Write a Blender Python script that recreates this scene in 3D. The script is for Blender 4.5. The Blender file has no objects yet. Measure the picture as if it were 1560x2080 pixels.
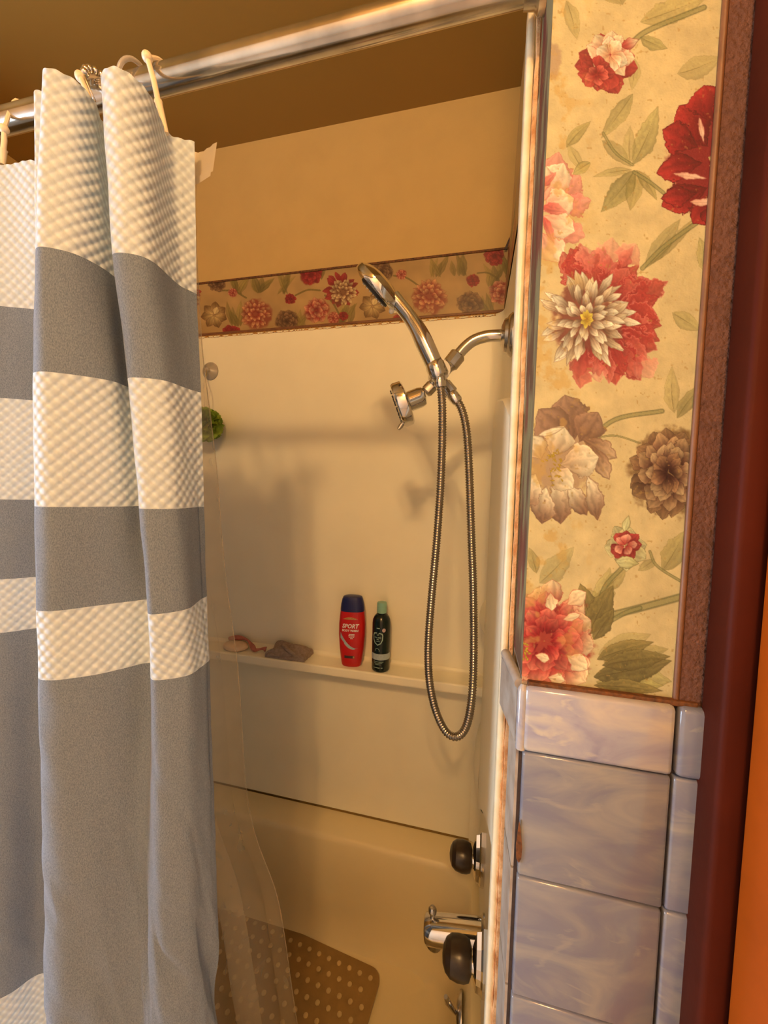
import bpy, bmesh, math, random
import numpy as np
from mathutils import Vector, Matrix, noise as mnoise

random.seed(4)
C = bpy.context.scene.collection
scene = bpy.context.scene

# ------------------------------------------------------------------ camera
CAM = np.array([-0.06200, -0.33230, 1.38990])
YAW, PITCH, ROLL, FPX = -0.23134, -0.06055, 0.02366, 781.1
W_IMG, H_IMG = 1560, 2080
def _basis():
    cy, sy, cp, sp = math.cos(YAW), math.sin(YAW), math.cos(PITCH), math.sin(PITCH)
    f = np.array([sy*cp, cy*cp, sp]); r = np.array([cy, -sy, 0.0]); u = np.cross(r, f)
    cr, sr = math.cos(ROLL), math.sin(ROLL)
    return cr*r + sr*u, -sr*r + cr*u, f
RV, UV_, FV = _basis()
cam_data = bpy.data.cameras.new('camera'); cam = bpy.data.objects.new('camera', cam_data); C.objects.link(cam)
m = Matrix.Identity(4)
for i in range(3):
    m[i][0], m[i][1], m[i][2], m[i][3] = RV[i], UV_[i], -FV[i], CAM[i]
cam.matrix_world = m
cam_data.sensor_fit = 'HORIZONTAL'; cam_data.sensor_width = 36.0
cam_data.lens = 36.0*FPX/W_IMG; cam_data.clip_start = 0.02; cam_data.clip_end = 20
scene.camera = cam

# ------------------------------------------------------------------ world and exposure
world = bpy.data.worlds.new('world'); scene.world = world; world.use_nodes = True
world.node_tree.nodes['Background'].inputs[0].default_value = (0.55, 0.70, 1.0, 1)
world.node_tree.nodes['Background'].inputs[1].default_value = 0.2
vs = scene.view_settings
vs.view_transform = 'Standard'; vs.look = 'None'; vs.gamma = 1.0; vs.use_curve_mapping = False
vs.exposure = 0.0
BULB_COL = (1.0, 0.60, 0.245); BULB_STRENGTH = 400.0
def area(name, loc, target, sx, sy, col, power):
    l = bpy.data.lights.new(name, 'AREA'); l.shape = 'RECTANGLE'; l.size = sx; l.size_y = sy
    l.color = col; l.energy = power
    o = bpy.data.objects.new(name, l); C.objects.link(o); o.location = loc
    o.rotation_euler = (Vector(target)-Vector(loc)).to_track_quat('-Z', 'Y').to_euler()
    return o
# daylight entering through the window in the left-hand room wall
area('window_daylight', (-1.955, -0.62, 1.2), (0.0, -0.62, 1.2), 0.72, 0.96, (0.66, 0.82, 1.0), 42.0)

# ------------------------------------------------------------------ helpers: pixels and colours
def at(px, py, y):
    """point of the photograph's pixel on the upright plane at depth y"""
    d = FV + RV*(px-W_IMG/2)/FPX - UV_*(py-H_IMG/2)/FPX
    t = (y-CAM[1])/d[1]
    return CAM + d*t
def proj(P):
    v = P - CAM
    z = v@FV
    return W_IMG/2+FPX*(v@RV)/z, H_IMG/2-FPX*(v@UV_)/z
def lin(c):
    c = np.asarray(c, float)/255.0
    return np.where(c <= 0.04045, c/12.92, ((c+0.055)/1.055)**2.4)
def S(r, g, b):
    v = lin((r, g, b)); return (float(v[0]), float(v[1]), float(v[2]))

# ------------------------------------------------------------------ helpers: materials
def new_mat(name):
    mt = bpy.data.materials.new(name); mt.use_nodes = True
    nt = mt.node_tree; b = nt.nodes['Principled BSDF']
    return mt, nt, b
def mat(name, col, rough=0.5, metal=0.0, var=0.0, vscale=20.0, col2=None, bump=0.0, bscale=200.0, coat=0.0, spec=0.5, trans=0.0, detail=4.0):
    mt, nt, b = new_mat(name)
    N = nt.nodes; L = nt.links
    b.inputs['Base Color'].default_value = (*col, 1)
    b.inputs['Roughness'].default_value = rough
    b.inputs['Metallic'].default_value = metal
    b.inputs['Specular IOR Level'].default_value = spec
    b.inputs['Coat Weight'].default_value = coat
    b.inputs['Transmission Weight'].default_value = trans
    tc = N.new('ShaderNodeTexCoord')
    if var > 0 or col2:
        nz = N.new('ShaderNodeTexNoise'); nz.inputs['Scale'].default_value = vscale; nz.inputs['Detail'].default_value = detail
        L.new(tc.outputs['Object'], nz.inputs['Vector'])
        rp = N.new('ShaderNodeValToRGB')
        c2 = col2 if col2 else tuple(x*(1-var) for x in col)
        rp.color_ramp.elements[0].color = (*c2, 1); rp.color_ramp.elements[1].color = (*col, 1)
        rp.color_ramp.elements[0].position = 0.32; rp.color_ramp.elements[1].position = 0.62
        L.new(nz.outputs['Fac'], rp.inputs['Fac']); L.new(rp.outputs['Color'], b.inputs['Base Color'])
    if bump > 0:
        nb = N.new('ShaderNodeTexNoise'); nb.inputs['Scale'].default_value = bscale; nb.inputs['Detail'].default_value = 3
        L.new(tc.outputs['Object'], nb.inputs['Vector'])
        bp = N.new('ShaderNodeBump'); bp.inputs['Strength'].default_value = bump; bp.inputs['Distance'].default_value = 0.002
        L.new(nb.outputs['Fac'], bp.inputs['Height']); L.new(bp.outputs['Normal'], b.inputs['Normal'])
    return mt
def attr_mat(name, rough=0.55, bump=0.25, bscale=900, spec=0.4):
    mt, nt, b = new_mat(name)
    a = nt.nodes.new('ShaderNodeAttribute'); a.attribute_name = 'print'
    nt.links.new(a.outputs['Color'], b.inputs['Base Color'])
    b.inputs['Roughness'].default_value = rough; b.inputs['Specular IOR Level'].default_value = spec
    tc = nt.nodes.new('ShaderNodeTexCoord')
    nb = nt.nodes.new('ShaderNodeTexNoise'); nb.inputs['Scale'].default_value = bscale; nb.inputs['Detail'].default_value = 3
    nt.links.new(tc.outputs['Object'], nb.inputs['Vector'])
    bp = nt.nodes.new('ShaderNodeBump'); bp.inputs['Strength'].default_value = bump; bp.inputs['Distance'].default_value = 0.001
    nt.links.new(nb.outputs['Fac'], bp.inputs['Height']); nt.links.new(bp.outputs['Normal'], b.inputs['Normal'])
    return mt

# ------------------------------------------------------------------ helpers: objects
def obj(name, verts, faces, material=None, parent=None, smooth=False, kind=None, sharp=None):
    me = bpy.data.meshes.new(name)
    me.from_pydata([tuple(map(float, v)) for v in verts], [], [tuple(map(int, f)) for f in faces]); me.update()
    return link(name, me, material, parent, smooth, kind, sharp)
def link(name, me, material=None, parent=None, smooth=False, kind=None, sharp=None):
    if smooth:
        me.polygons.foreach_set('use_smooth', [True]*len(me.polygons))
        if sharp: me.set_sharp_from_angle(angle=math.radians(sharp))
    if material: me.materials.append(material)
    o = bpy.data.objects.new(name, me); C.objects.link(o)
    if parent:
        o.parent = parent
        o.matrix_parent_inverse = Matrix.Translation(-parent.location)   # parts keep their own origin at the world's
    if kind: o['kind'] = kind
    return o
def thing(name, label, cat, loc=(0, 0, 0), group=None):
    o = bpy.data.objects.new(name, None); C.objects.link(o); o.location = loc; o.empty_display_size = 0.02
    return tag(o, label, cat, group)
def tag(o, label, cat, group=None):
    o['label'] = label; o['category'] = cat
    if group: o['group'] = group
    return o
def struct(o, label=None):
    o['kind'] = 'structure'
    if label: o['label'] = label
    return o
class MB:
    """collects shapes into one mesh"""
    def __init__(s): s.v = []; s.f = []
    def add(s, v, f):
        n = len(s.v); s.v += [tuple(map(float, x)) for x in v]; s.f += [tuple(i+n for i in q) for q in f]; return s
    def box(s, x0, x1, y0, y1, z0, z1, bev=0.0, seg=2):
        bm = bmesh.new(); bmesh.ops.create_cube(bm, size=1)
        for v in bm.verts:
            v.co = Vector(((x0+x1)/2+v.co.x*(x1-x0), (y0+y1)/2+v.co.y*(y1-y0), (z0+z1)/2+v.co.z*(z1-z0)))
        if bev > 0: bmesh.ops.bevel(bm, geom=bm.edges[:], offset=bev, segments=seg, affect='EDGES', profile=0.5)
        bm.verts.index_update()
        s.add([v.co[:] for v in bm.verts], [[v.index for v in f.verts] for f in bm.faces]); bm.free(); return s
    def tube(s, pts, rad, n=12, caps=True):
        pts = [np.array(p, float) for p in pts]; k = len(pts)
        rad = [rad]*k if np.isscalar(rad) else list(rad)
        tang = [pts[min(i+1, k-1)]-pts[max(i-1, 0)] for i in range(k)]
        tang = [t/(np.linalg.norm(t)+1e-12) for t in tang]
        ref = np.array([0, 0, 1.0]) if abs(tang[0][2]) < 0.9 else np.array([0, 1.0, 0])
        a = np.cross(tang[0], ref); a /= np.linalg.norm(a)
        v = []; f = []
        for i in range(k):
            a = a - tang[i]*(a@tang[i]); a /= np.linalg.norm(a); b = np.cross(tang[i], a)
            for j in range(n):
                th = 2*math.pi*j/n; v.append(pts[i]+(a*math.cos(th)+b*math.sin(th))*rad[i])
        for i in range(k-1):
            for j in range(n):
                j2 = (j+1) % n; f.append((i*n+j, i*n+j2, (i+1)*n+j2, (i+1)*n+j))
        if caps: f.append(tuple(range(n-1, -1, -1))); f.append(tuple((k-1)*n+j for j in range(n)))
        return s.add(v, f)
    def lathe(s, prof, org, axis, n=24, sx=1.0, up=None):
        """prof: (radius, distance along axis); sx squeezes one cross axis"""
        ax = np.array(axis, float); ax /= np.linalg.norm(ax)
        ref = np.array(up if up is not None else ((0, 0, 1.0) if abs(ax[2]) < 0.9 else (0, 1.0, 0)), float)
        a = np.cross(ax, ref); a /= np.linalg.norm(a); b = np.cross(ax, a); org = np.array(org, float)
        v = []; f = []; k = len(prof)
        for r, h in prof:
            for j in range(n):
                th = 2*math.pi*j/n; v.append(org+ax*h+a*math.cos(th)*r*sx+b*math.sin(th)*r)
        for i in range(k-1):
            for j in range(n):
                j2 = (j+1) % n; f.append((i*n+j, i*n+j2, (i+1)*n+j2, (i+1)*n+j))
        if prof[0][0] > 1e-6: f.append(tuple(range(n-1, -1, -1)))
        if prof[-1][0] > 1e-6: f.append(tuple((k-1)*n+j for j in range(n)))
        return s.add(v, f)
    def grid(s, P):
        P = np.asarray(P); a, b = P.shape[:2]
        f = [(i*b+j, i*b+j+1, (i+1)*b+j+1, (i+1)*b+j) for i in range(a-1) for j in range(b-1)]
        return s.add(P.reshape(-1, 3), f)
    def prism(s, poly, fn0, fn1):
        """poly of 2-D points; fn0/fn1 map them to the two faces"""
        n = len(poly); v = [fn0(*p) for p in poly]+[fn1(*p) for p in poly]
        f = [tuple(range(n-1, -1, -1)), tuple(range(n, 2*n))]+[(i, (i+1) % n, n+(i+1) % n, n+i) for i in range(n)]
        return s.add(v, f)
    def sphere(s, c, r, n=16, sq=(1, 1, 1)):
        k = n//2
        prof = [(max(math.sin(math.pi*i/k), 1e-7)*1.0, -math.cos(math.pi*i/k)) for i in range(k+1)]
        t = MB().lathe(prof, (0, 0, 0), (0, 0, 1), n)
        return s.add([(c[0]+x*r*sq[0], c[1]+y*r*sq[1], c[2]+z*r*sq[2]) for x, y, z in t.v], t.f)
    def build(s, name, material=None, parent=None, smooth=False, kind=None, sharp=40):
        o = obj(name, s.v, s.f, material, parent, smooth, kind, sharp)
        bm = bmesh.new(); bm.from_mesh(o.data); bmesh.ops.recalc_face_normals(bm, faces=bm.faces); bm.to_mesh(o.data); bm.free()
        return o
def catmull(P, n):
    """n samples through the points P"""
    P = np.asarray(P, float); k = len(P)
    Q = np.vstack([2*P[0]-P[1], P, 2*P[-1]-P[-2]])
    t = np.linspace(0, k-1-1e-9, n); i = t.astype(int); u = (t-i)[:, None]
    p0, p1, p2, p3 = Q[i], Q[i+1], Q[i+2], Q[i+3]
    return 0.5*(2*p1+(p2-p0)*u+(2*p0-5*p1+4*p2-p3)*u**2+(3*p1-p0-3*p2+p3)*u**3)
def copy_tree(o, parent=None):
    c = o.copy(); C.objects.link(c); c.parent = parent
    for ch in list(o.children): copy_tree(ch, c)
    return c

# ------------------------------------------------------------------ helpers: printed patterns
_rng = np.random.RandomState(11)
def vnoise(x, y, scale, seed=0, octv=3):
    out = np.zeros_like(x); amp = 1.0; tot = 0.0
    for o in range(octv):
        T = np.random.RandomState(seed*17+o).rand(64, 64)
        u = x/scale; v = y/scale; i = np.floor(u).astype(int); j = np.floor(v).astype(int)
        fu = u-i; fv = v-j; fu = fu*fu*(3-2*fu); fv = fv*fv*(3-2*fv)
        a = T[i % 64, j % 64]; b = T[(i+1) % 64, j % 64]; c = T[i % 64, (j+1) % 64]; d = T[(i+1) % 64, (j+1) % 64]
        out += amp*((a*(1-fu)+b*fu)*(1-fv)+(c*(1-fu)+d*fu)*fv); tot += amp; amp *= 0.5; scale *= 0.5
    return out/tot
def sstep(a, b, x):
    t = np.clip((x-a)/(b-a), 0, 1); return t*t*(3-2*t)
class Print:
    """paints flower motifs on a grid of wall points addressed by x (right) and y (down)"""
    def __init__(s, QX, QY, bg):
        s.X, s.Y = QX, QY; s.rgb = np.empty(QX.shape+(3,)); s.rgb[:] = np.array(bg, float)
        s.rowmin, s.rowmax = QY.min(1), QY.max(1); s.colmin, s.colmax = QX.min(0), QX.max(0)
        s.n1 = vnoise(QX, QY, 9, 3); s.n2 = vnoise(QX, QY, 34, 5); s.k = 1.0
    def sub(s, x0, x1, y0, y1):
        r = np.where((s.rowmax > y0) & (s.rowmin < y1))[0]; c = np.where((s.colmax > x0) & (s.colmin < x1))[0]
        if len(r) == 0 or len(c) == 0: return None
        return slice(r[0], r[-1]+1), slice(c[0], c[-1]+1)
    def blend(s, w, a, col):
        s.rgb[w] = s.rgb[w]*(1-a[..., None])+col*a[..., None]
    def petal(s, cx, cy, ang, L, W, c0, c1, edge=None, bend=0.0, p=0.8, soft=1.5, alpha=1.0, rag=0.25, vein=0.10, ew=2.0):
        R = max(L, W)*1.4+abs(bend)*L
        w = s.sub(cx-R, cx+R, cy-R, cy+R)
        if w is None: return
        X, Y = s.X[w], s.Y[w]; ca, sa = math.cos(ang), math.sin(ang)
        dx, dy = X-cx, Y-cy; t = (dx*ca+dy*sa)/L; q = -dx*sa+dy*ca-bend*L*t*t
        tc = np.clip(t, 0, 1); n = s.n1[w]
        wd = W*np.sin(np.pi*tc**p)*(1+rag*(n-0.5)*2)
        d = np.where((t > 0) & (t < 1), wd-np.abs(q), -1.0)
        a = sstep(0, soft, d)*alpha
        side = q/np.maximum(wd, 0.3)
        col = np.array(c0, float)+(np.array(c1, float)-np.array(c0, float))*sstep(0.1, 0.95, tc)[..., None]
        sh = 1-0.10*np.clip(side, -1, 1)+vein*(np.sin(side*9+n*6)*0.6+(n-0.5)*1.6)
        col = col*np.clip(sh, 0.5, 1.3)[..., None]
        if edge is not None:
            e = (1-sstep(ew*0.4, ew*1.6, d))*0.75
            col = col*(1-e[..., None])+np.array(edge, float)*e[..., None]
        s.blend(w, a, col)
    def leaf(s, x0, y0, x1, y1, W, col, dark, alpha=0.85, bend=0.1):
        L = math.hypot(x1-x0, y1-y0); ang = math.atan2(y1-y0, x1-x0)
        col = np.array(col, float)
        s.petal(x0, y0, ang, L, W, col*0.92, col*1.04, edge=dark, bend=bend, p=0.85, alpha=alpha, rag=0.22, vein=0.10, ew=1.6*s.k)
        s.petal(x0, y0, ang, L*0.92, 1.3*s.k, dark, dark, bend=bend, p=0.6, alpha=0.55, soft=1.0*s.k, rag=0)
    def stem(s, pts, w, col, alpha=0.8):
        pts = np.array(catmull(pts, 12)); x0, y0 = pts.min(0)-w*3; x1, y1 = pts.max(0)+w*3
        q = s.sub(x0, x1, y0, y1)
        if q is None: return
        X, Y = s.X[q], s.Y[q]; D = np.full(X.shape, 1e9)
        for (ax, ay), (bx, by) in zip(pts[:-1], pts[1:]):
            vx, vy = bx-ax, by-ay; t = np.clip(((X-ax)*vx+(Y-ay)*vy)/(vx*vx+vy*vy+1e-9), 0, 1)
            D = np.minimum(D, np.hypot(X-ax-t*vx, Y-ay-t*vy))
        c = np.array(col, float)*np.where(D > w*0.55, 0.75, 1.0)[..., None]
        s.blend(q, (1-sstep(w*0.8, w*1.2, D))*alpha, c)
    def blob(s, cx, cy, rx, ry, col, alpha=0.6, rag=0.5):
        q = s.sub(cx-rx*1.6, cx+rx*1.6, cy-ry*1.6, cy+ry*1.6)
        if q is None: return
        X, Y = s.X[q], s.Y[q]; d = np.hypot((X-cx)/rx, (Y-cy)/ry)+rag*(s.n2[q]-0.5)*2*0.6+rag*(s.n1[q]-0.5)*0.6
        s.blend(q, (1-sstep(0.75, 1.05, d))*alpha, np.array(col, float)*np.ones(X.shape+(1,)))
    def bloom(s, cx, cy, rx, ry, rings, seed, rim=None, a0=0.0, a1=6.2832, jit=0.25):
        """rings: (start radius, length, width, count, base colour, tip colour) as shares of the radius, outermost first"""
        rg = random.Random(seed); k = min(rx, ry)
        for r0, L, W, n, c0, c1 in rings:
            off = rg.random()*6
            for i in range(n):
                th = a0+(a1-a0)*(i+0.5*rg.random())/n+off*(a1-a0 > 6)
                bx, by = cx+math.cos(th)*r0*rx, cy+math.sin(th)*r0*ry
                tx, ty = cx+math.cos(th)*(r0+L)*rx, cy+math.sin(th)*(r0+L)*ry
                f = rg.uniform(1-jit*0.7, 1+jit*0.5); cj = rg.uniform(0.88, 1.08)
                s.petal(bx, by, math.atan2(ty-by, tx-bx)+rg.uniform(-jit, jit), math.hypot(tx-bx, ty-by)*f, W*k*rg.uniform(.85, 1.15),
                        np.array(c0)*cj, np.array(c1)*cj, edge=rim, bend=rg.uniform(-.22, .22), p=rg.uniform(1.0, 1.5), rag=0.3, ew=1.5*s.k, soft=1.3*s.k)
def print_mesh(name, P, pr, parent, material, illum):
    a, b = P.shape[:2]
    me = bpy.data.meshes.new(name)
    I = np.arange(a*b).reshape(a, b)
    F = np.stack([I[:-1, :-1], I[:-1, 1:], I[1:, 1:], I[1:, :-1]], -1).reshape(-1, 4)
    me.vertices.add(a*b); me.vertices.foreach_set('co', P.reshape(-1).astype(np.float32))
    me.loops.add(F.size); me.loops.foreach_set('vertex_index', F.reshape(-1).astype(np.int32))
    me.polygons.add(len(F)); me.polygons.foreach_set('loop_start', (np.arange(len(F))*4).astype(np.int32))
    me.polygons.foreach_set('loop_total', np.full(len(F), 4, np.int32))
    me.update(); me.validate()
    at_ = me.color_attributes.new('print', 'FLOAT_COLOR', 'POINT')
    col = np.ones((a*b, 4), np.float32)
    col[:, :3] = np.clip(lin(np.clip(pr.rgb, 0, 255)).reshape(-1, 3)/np.array(illum), 0.01, 0.95)
    at_.data.foreach_set('color', col.reshape(-1))
    return link(name, me, material, parent)

# ------------------------------------------------------------------ materials
ILL = np.array((1.52, 1.12, 0.84))            # tint and level of the lamp light on the front wall, used to turn seen print colours into paper colours
ILLB = np.array((1.28, 1.08, 0.88))          # the same for the strip at the back of the alcove
M = {}
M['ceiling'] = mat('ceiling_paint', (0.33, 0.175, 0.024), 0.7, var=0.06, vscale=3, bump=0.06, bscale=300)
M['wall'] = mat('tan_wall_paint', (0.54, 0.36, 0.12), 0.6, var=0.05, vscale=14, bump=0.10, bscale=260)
M['room'] = mat('room_wall_paint', (0.84, 0.72, 0.55), 0.7, var=0.05, vscale=6)
M['floor'] = mat('floor_vinyl', (0.58, 0.48, 0.36), 0.5, var=0.2, vscale=9)
M['core'] = mat('bare_plaster', (0.45, 0.36, 0.27), 0.8, var=0.2, vscale=40)
M['grout'] = mat('dark_grout', (0.05, 0.03, 0.022), 0.9, var=0.4, vscale=120)
M['surround'] = mat('cream_acrylic', (0.92, 0.88, 0.70), 0.40, var=0.04, vscale=7, spec=0.5)
M['tub'] = mat('cream_enamel', (0.82, 0.70, 0.42), 0.34, var=0.05, vscale=6)
M['flange'] = mat('cream_flange', (0.88, 0.80, 0.60), 0.35, col2=(0.80, 0.68, 0.44), vscale=60)
M['chrome'] = mat('chrome', (0.78, 0.76, 0.74), 0.10, 1.0, var=0.12, vscale=35)
M['chrome_dark'] = mat('brushed_chrome', (0.58, 0.55, 0.50), 0.24, 1.0, var=0.2, vscale=70)
M['hose'] = mat('dull_hose_metal', (0.40, 0.36, 0.31), 0.26, 1.0, var=0.2, vscale=60)
M['rod'] = mat('rod_chrome', (0.70, 0.66, 0.60), 0.17, 1.0, var=0.35, vscale=22)
M['rubber'] = mat('dark_rubber', (0.03, 0.03, 0.035), 0.5, var=0.2, vscale=80)
M['smoke'] = mat('smoky_acrylic', (0.040, 0.026, 0.016), 0.30, var=0.6, vscale=60)
M['ivory'] = mat('ivory_plastic', (0.86, 0.72, 0.50), 0.35, var=0.08, vscale=40)
M['clearish'] = mat('frosted_plastic', (0.80, 0.74, 0.66), 0.25, var=0.1, vscale=40, trans=0.6)
M['white_pl'] = mat('white_plastic', (0.85, 0.83, 0.80), 0.3, var=0.05, vscale=50)
M['casing'] = mat('brown_casing_paint', S(74, 25, 10), 0.6, var=0.25, vscale=9, bump=0.08, bscale=120, spec=0.12)
M['texture'] = mat('embossed_brown_paper', S(106, 72, 58), 0.8, spec=0.2, var=0.25, vscale=160, bump=0.9, bscale=330)
M['bead'] = mat('brown_bead', S(120, 78, 48), 0.5, var=0.25, vscale=60)
M['door'] = mat('orange_varnished_wood', S(176, 78, 10), 0.45, var=0.2, vscale=12, spec=0.25)
M['mat'] = mat('amber_vinyl', (0.34, 0.21, 0.07), 0.3, var=0.15, vscale=40)
M['matbump'] = mat('amber_vinyl_nub', (0.62, 0.46, 0.22), 0.3, var=0.1, vscale=60)
M['rust'] = mat('stained_caulk', (0.84, 0.52, 0.26), 0.6, col2=(0.52, 0.22, 0.07), vscale=60, bump=0.5, bscale=500)
M['oldcaulk'] = mat('mildewed_caulk', S(214, 160, 84), 0.7, col2=S(60, 34, 16), vscale=240, bump=0.5, bscale=500)
M['grime'] = mat('brown_grime', S(112, 66, 26), 0.7, col2=S(60, 36, 14), vscale=200)
M['green'] = mat('green_mesh', (0.33, 0.48, 0.05), 0.6, var=0.5, vscale=60)
M['cord'] = mat('white_cord', (0.80, 0.74, 0.64), 0.6, var=0.1, vscale=60)
M['red'] = mat('red_bottle_plastic', (0.55, 0.012, 0.012), 0.3, var=0.12, vscale=25)
M['navy'] = mat('navy_cap_plastic', (0.012, 0.018, 0.12), 0.35, var=0.1, vscale=25)
M['blackgreen'] = mat('black_green_plastic', (0.006, 0.016, 0.014), 0.22, var=0.2, vscale=25)
M['mint'] = mat('mint_cap_plastic', (0.24, 0.48, 0.40), 0.4, var=0.06, vscale=40)
M['ink_white'] = mat('white_ink', (0.85, 0.85, 0.85), 0.4, var=0.03, vscale=200)
M['ink_silver'] = mat('silver_ink', (0.42, 0.52, 0.58), 0.4, var=0.15, vscale=200)
M['ink_tan'] = mat('tan_ink', (0.50, 0.28, 0.10), 0.4, var=0.3, vscale=300)
M['ink_dark'] = mat('dark_ink', (0.05, 0.03, 0.03), 0.4, var=0.2, vscale=200)
M['ink_mint'] = mat('pale_mint_ink', (0.34, 0.50, 0.46), 0.4, var=0.1, vscale=200)
M['ink_pink'] = mat('pale_pink_ink', (0.60, 0.46, 0.48), 0.4, var=0.15, vscale=200)
M['towel'] = mat('grey_terry', (0.40, 0.32, 0.28), 0.95, var=0.3, vscale=150, bump=0.8, bscale=900)
M['pinkcloth'] = mat('dusty_pink_cloth', (0.55, 0.20, 0.16), 0.9, var=0.25, vscale=90, bump=0.5, bscale=700)
M['soap'] = mat('pale_peach_pad', (0.80, 0.60, 0.42), 0.7, var=0.15, vscale=60)
M['paper'] = attr_mat('floral_wallpaper', 0.65, 0.3, 700, 0.25)
M['jambtile'] = mat('stained_cream_tile', (0.40, 0.36, 0.32), 0.35, col2=(0.26, 0.20, 0.16), vscale=45)
M['border'] = attr_mat('floral_border_paper', 0.4, 0.15, 500)
M['frame'] = mat('white_window_paint', (0.75, 0.73, 0.70), 0.5, var=0.05, vscale=20)
def marble(name, seed, base, light, vein):
    mt, nt, b = new_mat(name); N, L = nt.nodes, nt.links
    tc = N.new('ShaderNodeTexCoord'); mp = N.new('ShaderNodeMapping'); mp.inputs['Location'].default_value = (seed*1.7, seed*2.3, seed*0.9); mp.inputs['Scale'].default_value = (1.0, 1.0, 2.0)
    oi = N.new('ShaderNodeObjectInfo'); ad = N.new('ShaderNodeVectorMath'); ad.operation = 'ADD'
    L.new(tc.outputs['Object'], mp.inputs['Vector']); L.new(mp.outputs['Vector'], ad.inputs[0]); 
    ml = N.new('ShaderNodeMath'); ml.operation = 'MULTIPLY'; ml.inputs[1].default_value = 9.0; L.new(oi.outputs['Random'], ml.inputs[0]); L.new(ml.outputs[0], ad.inputs[1])
    n1 = N.new('ShaderNodeTexNoise'); n1.inputs['Scale'].default_value = 10; n1.inputs['Detail'].default_value = 7; n1.inputs['Distortion'].default_value = 1.6
    n2 = N.new('ShaderNodeTexNoise'); n2.inputs['Scale'].default_value = 15; n2.inputs['Detail'].default_value = 8; n2.inputs['Distortion'].default_value = 2.4
    L.new(ad.outputs[0], n1.inputs['Vector']); L.new(ad.outputs[0], n2.inputs['Vector'])
    r1 = N.new('ShaderNodeValToRGB'); e = r1.color_ramp.elements
    e[0].position = 0.30; e[0].color = (*vein, 1); e[1].position = 0.68; e[1].color = (*light, 1)
    x = r1.color_ramp.elements.new(0.46); x.color = (*base, 1)
    L.new(n1.outputs['Fac'], r1.inputs['Fac'])
    r2 = N.new('ShaderNodeValToRGB'); r2.color_ramp.elements[0].position = 0.60; r2.color_ramp.elements[1].position = 0.72
    L.new(n2.outputs['Fac'], r2.inputs['Fac'])
    mx = N.new('ShaderNodeMix'); mx.data_type = 'RGBA'; L.new(r2.outputs['Color'], mx.inputs['Factor'])
    L.new(r1.outputs['Color'], mx.inputs['A']); mx.inputs['B'].default_value = (*light, 1)
    L.new(mx.outputs['Result'], b.inputs['Base Color']); b.inputs['Roughness'].default_value = 0.16; b.inputs['Coat Weight'].default_value = 0.3
    return mt
M['tile'] = marble('lilac_marbled_tile', 1, (0.165, 0.17, 0.215), (0.25, 0.245, 0.235), (0.14, 0.145, 0.21))
M['captile'] = marble('pale_lilac_cap_tile', 2, (0.32, 0.32, 0.38), (0.47, 0.43, 0.37), (0.20, 0.19, 0.30))
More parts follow.
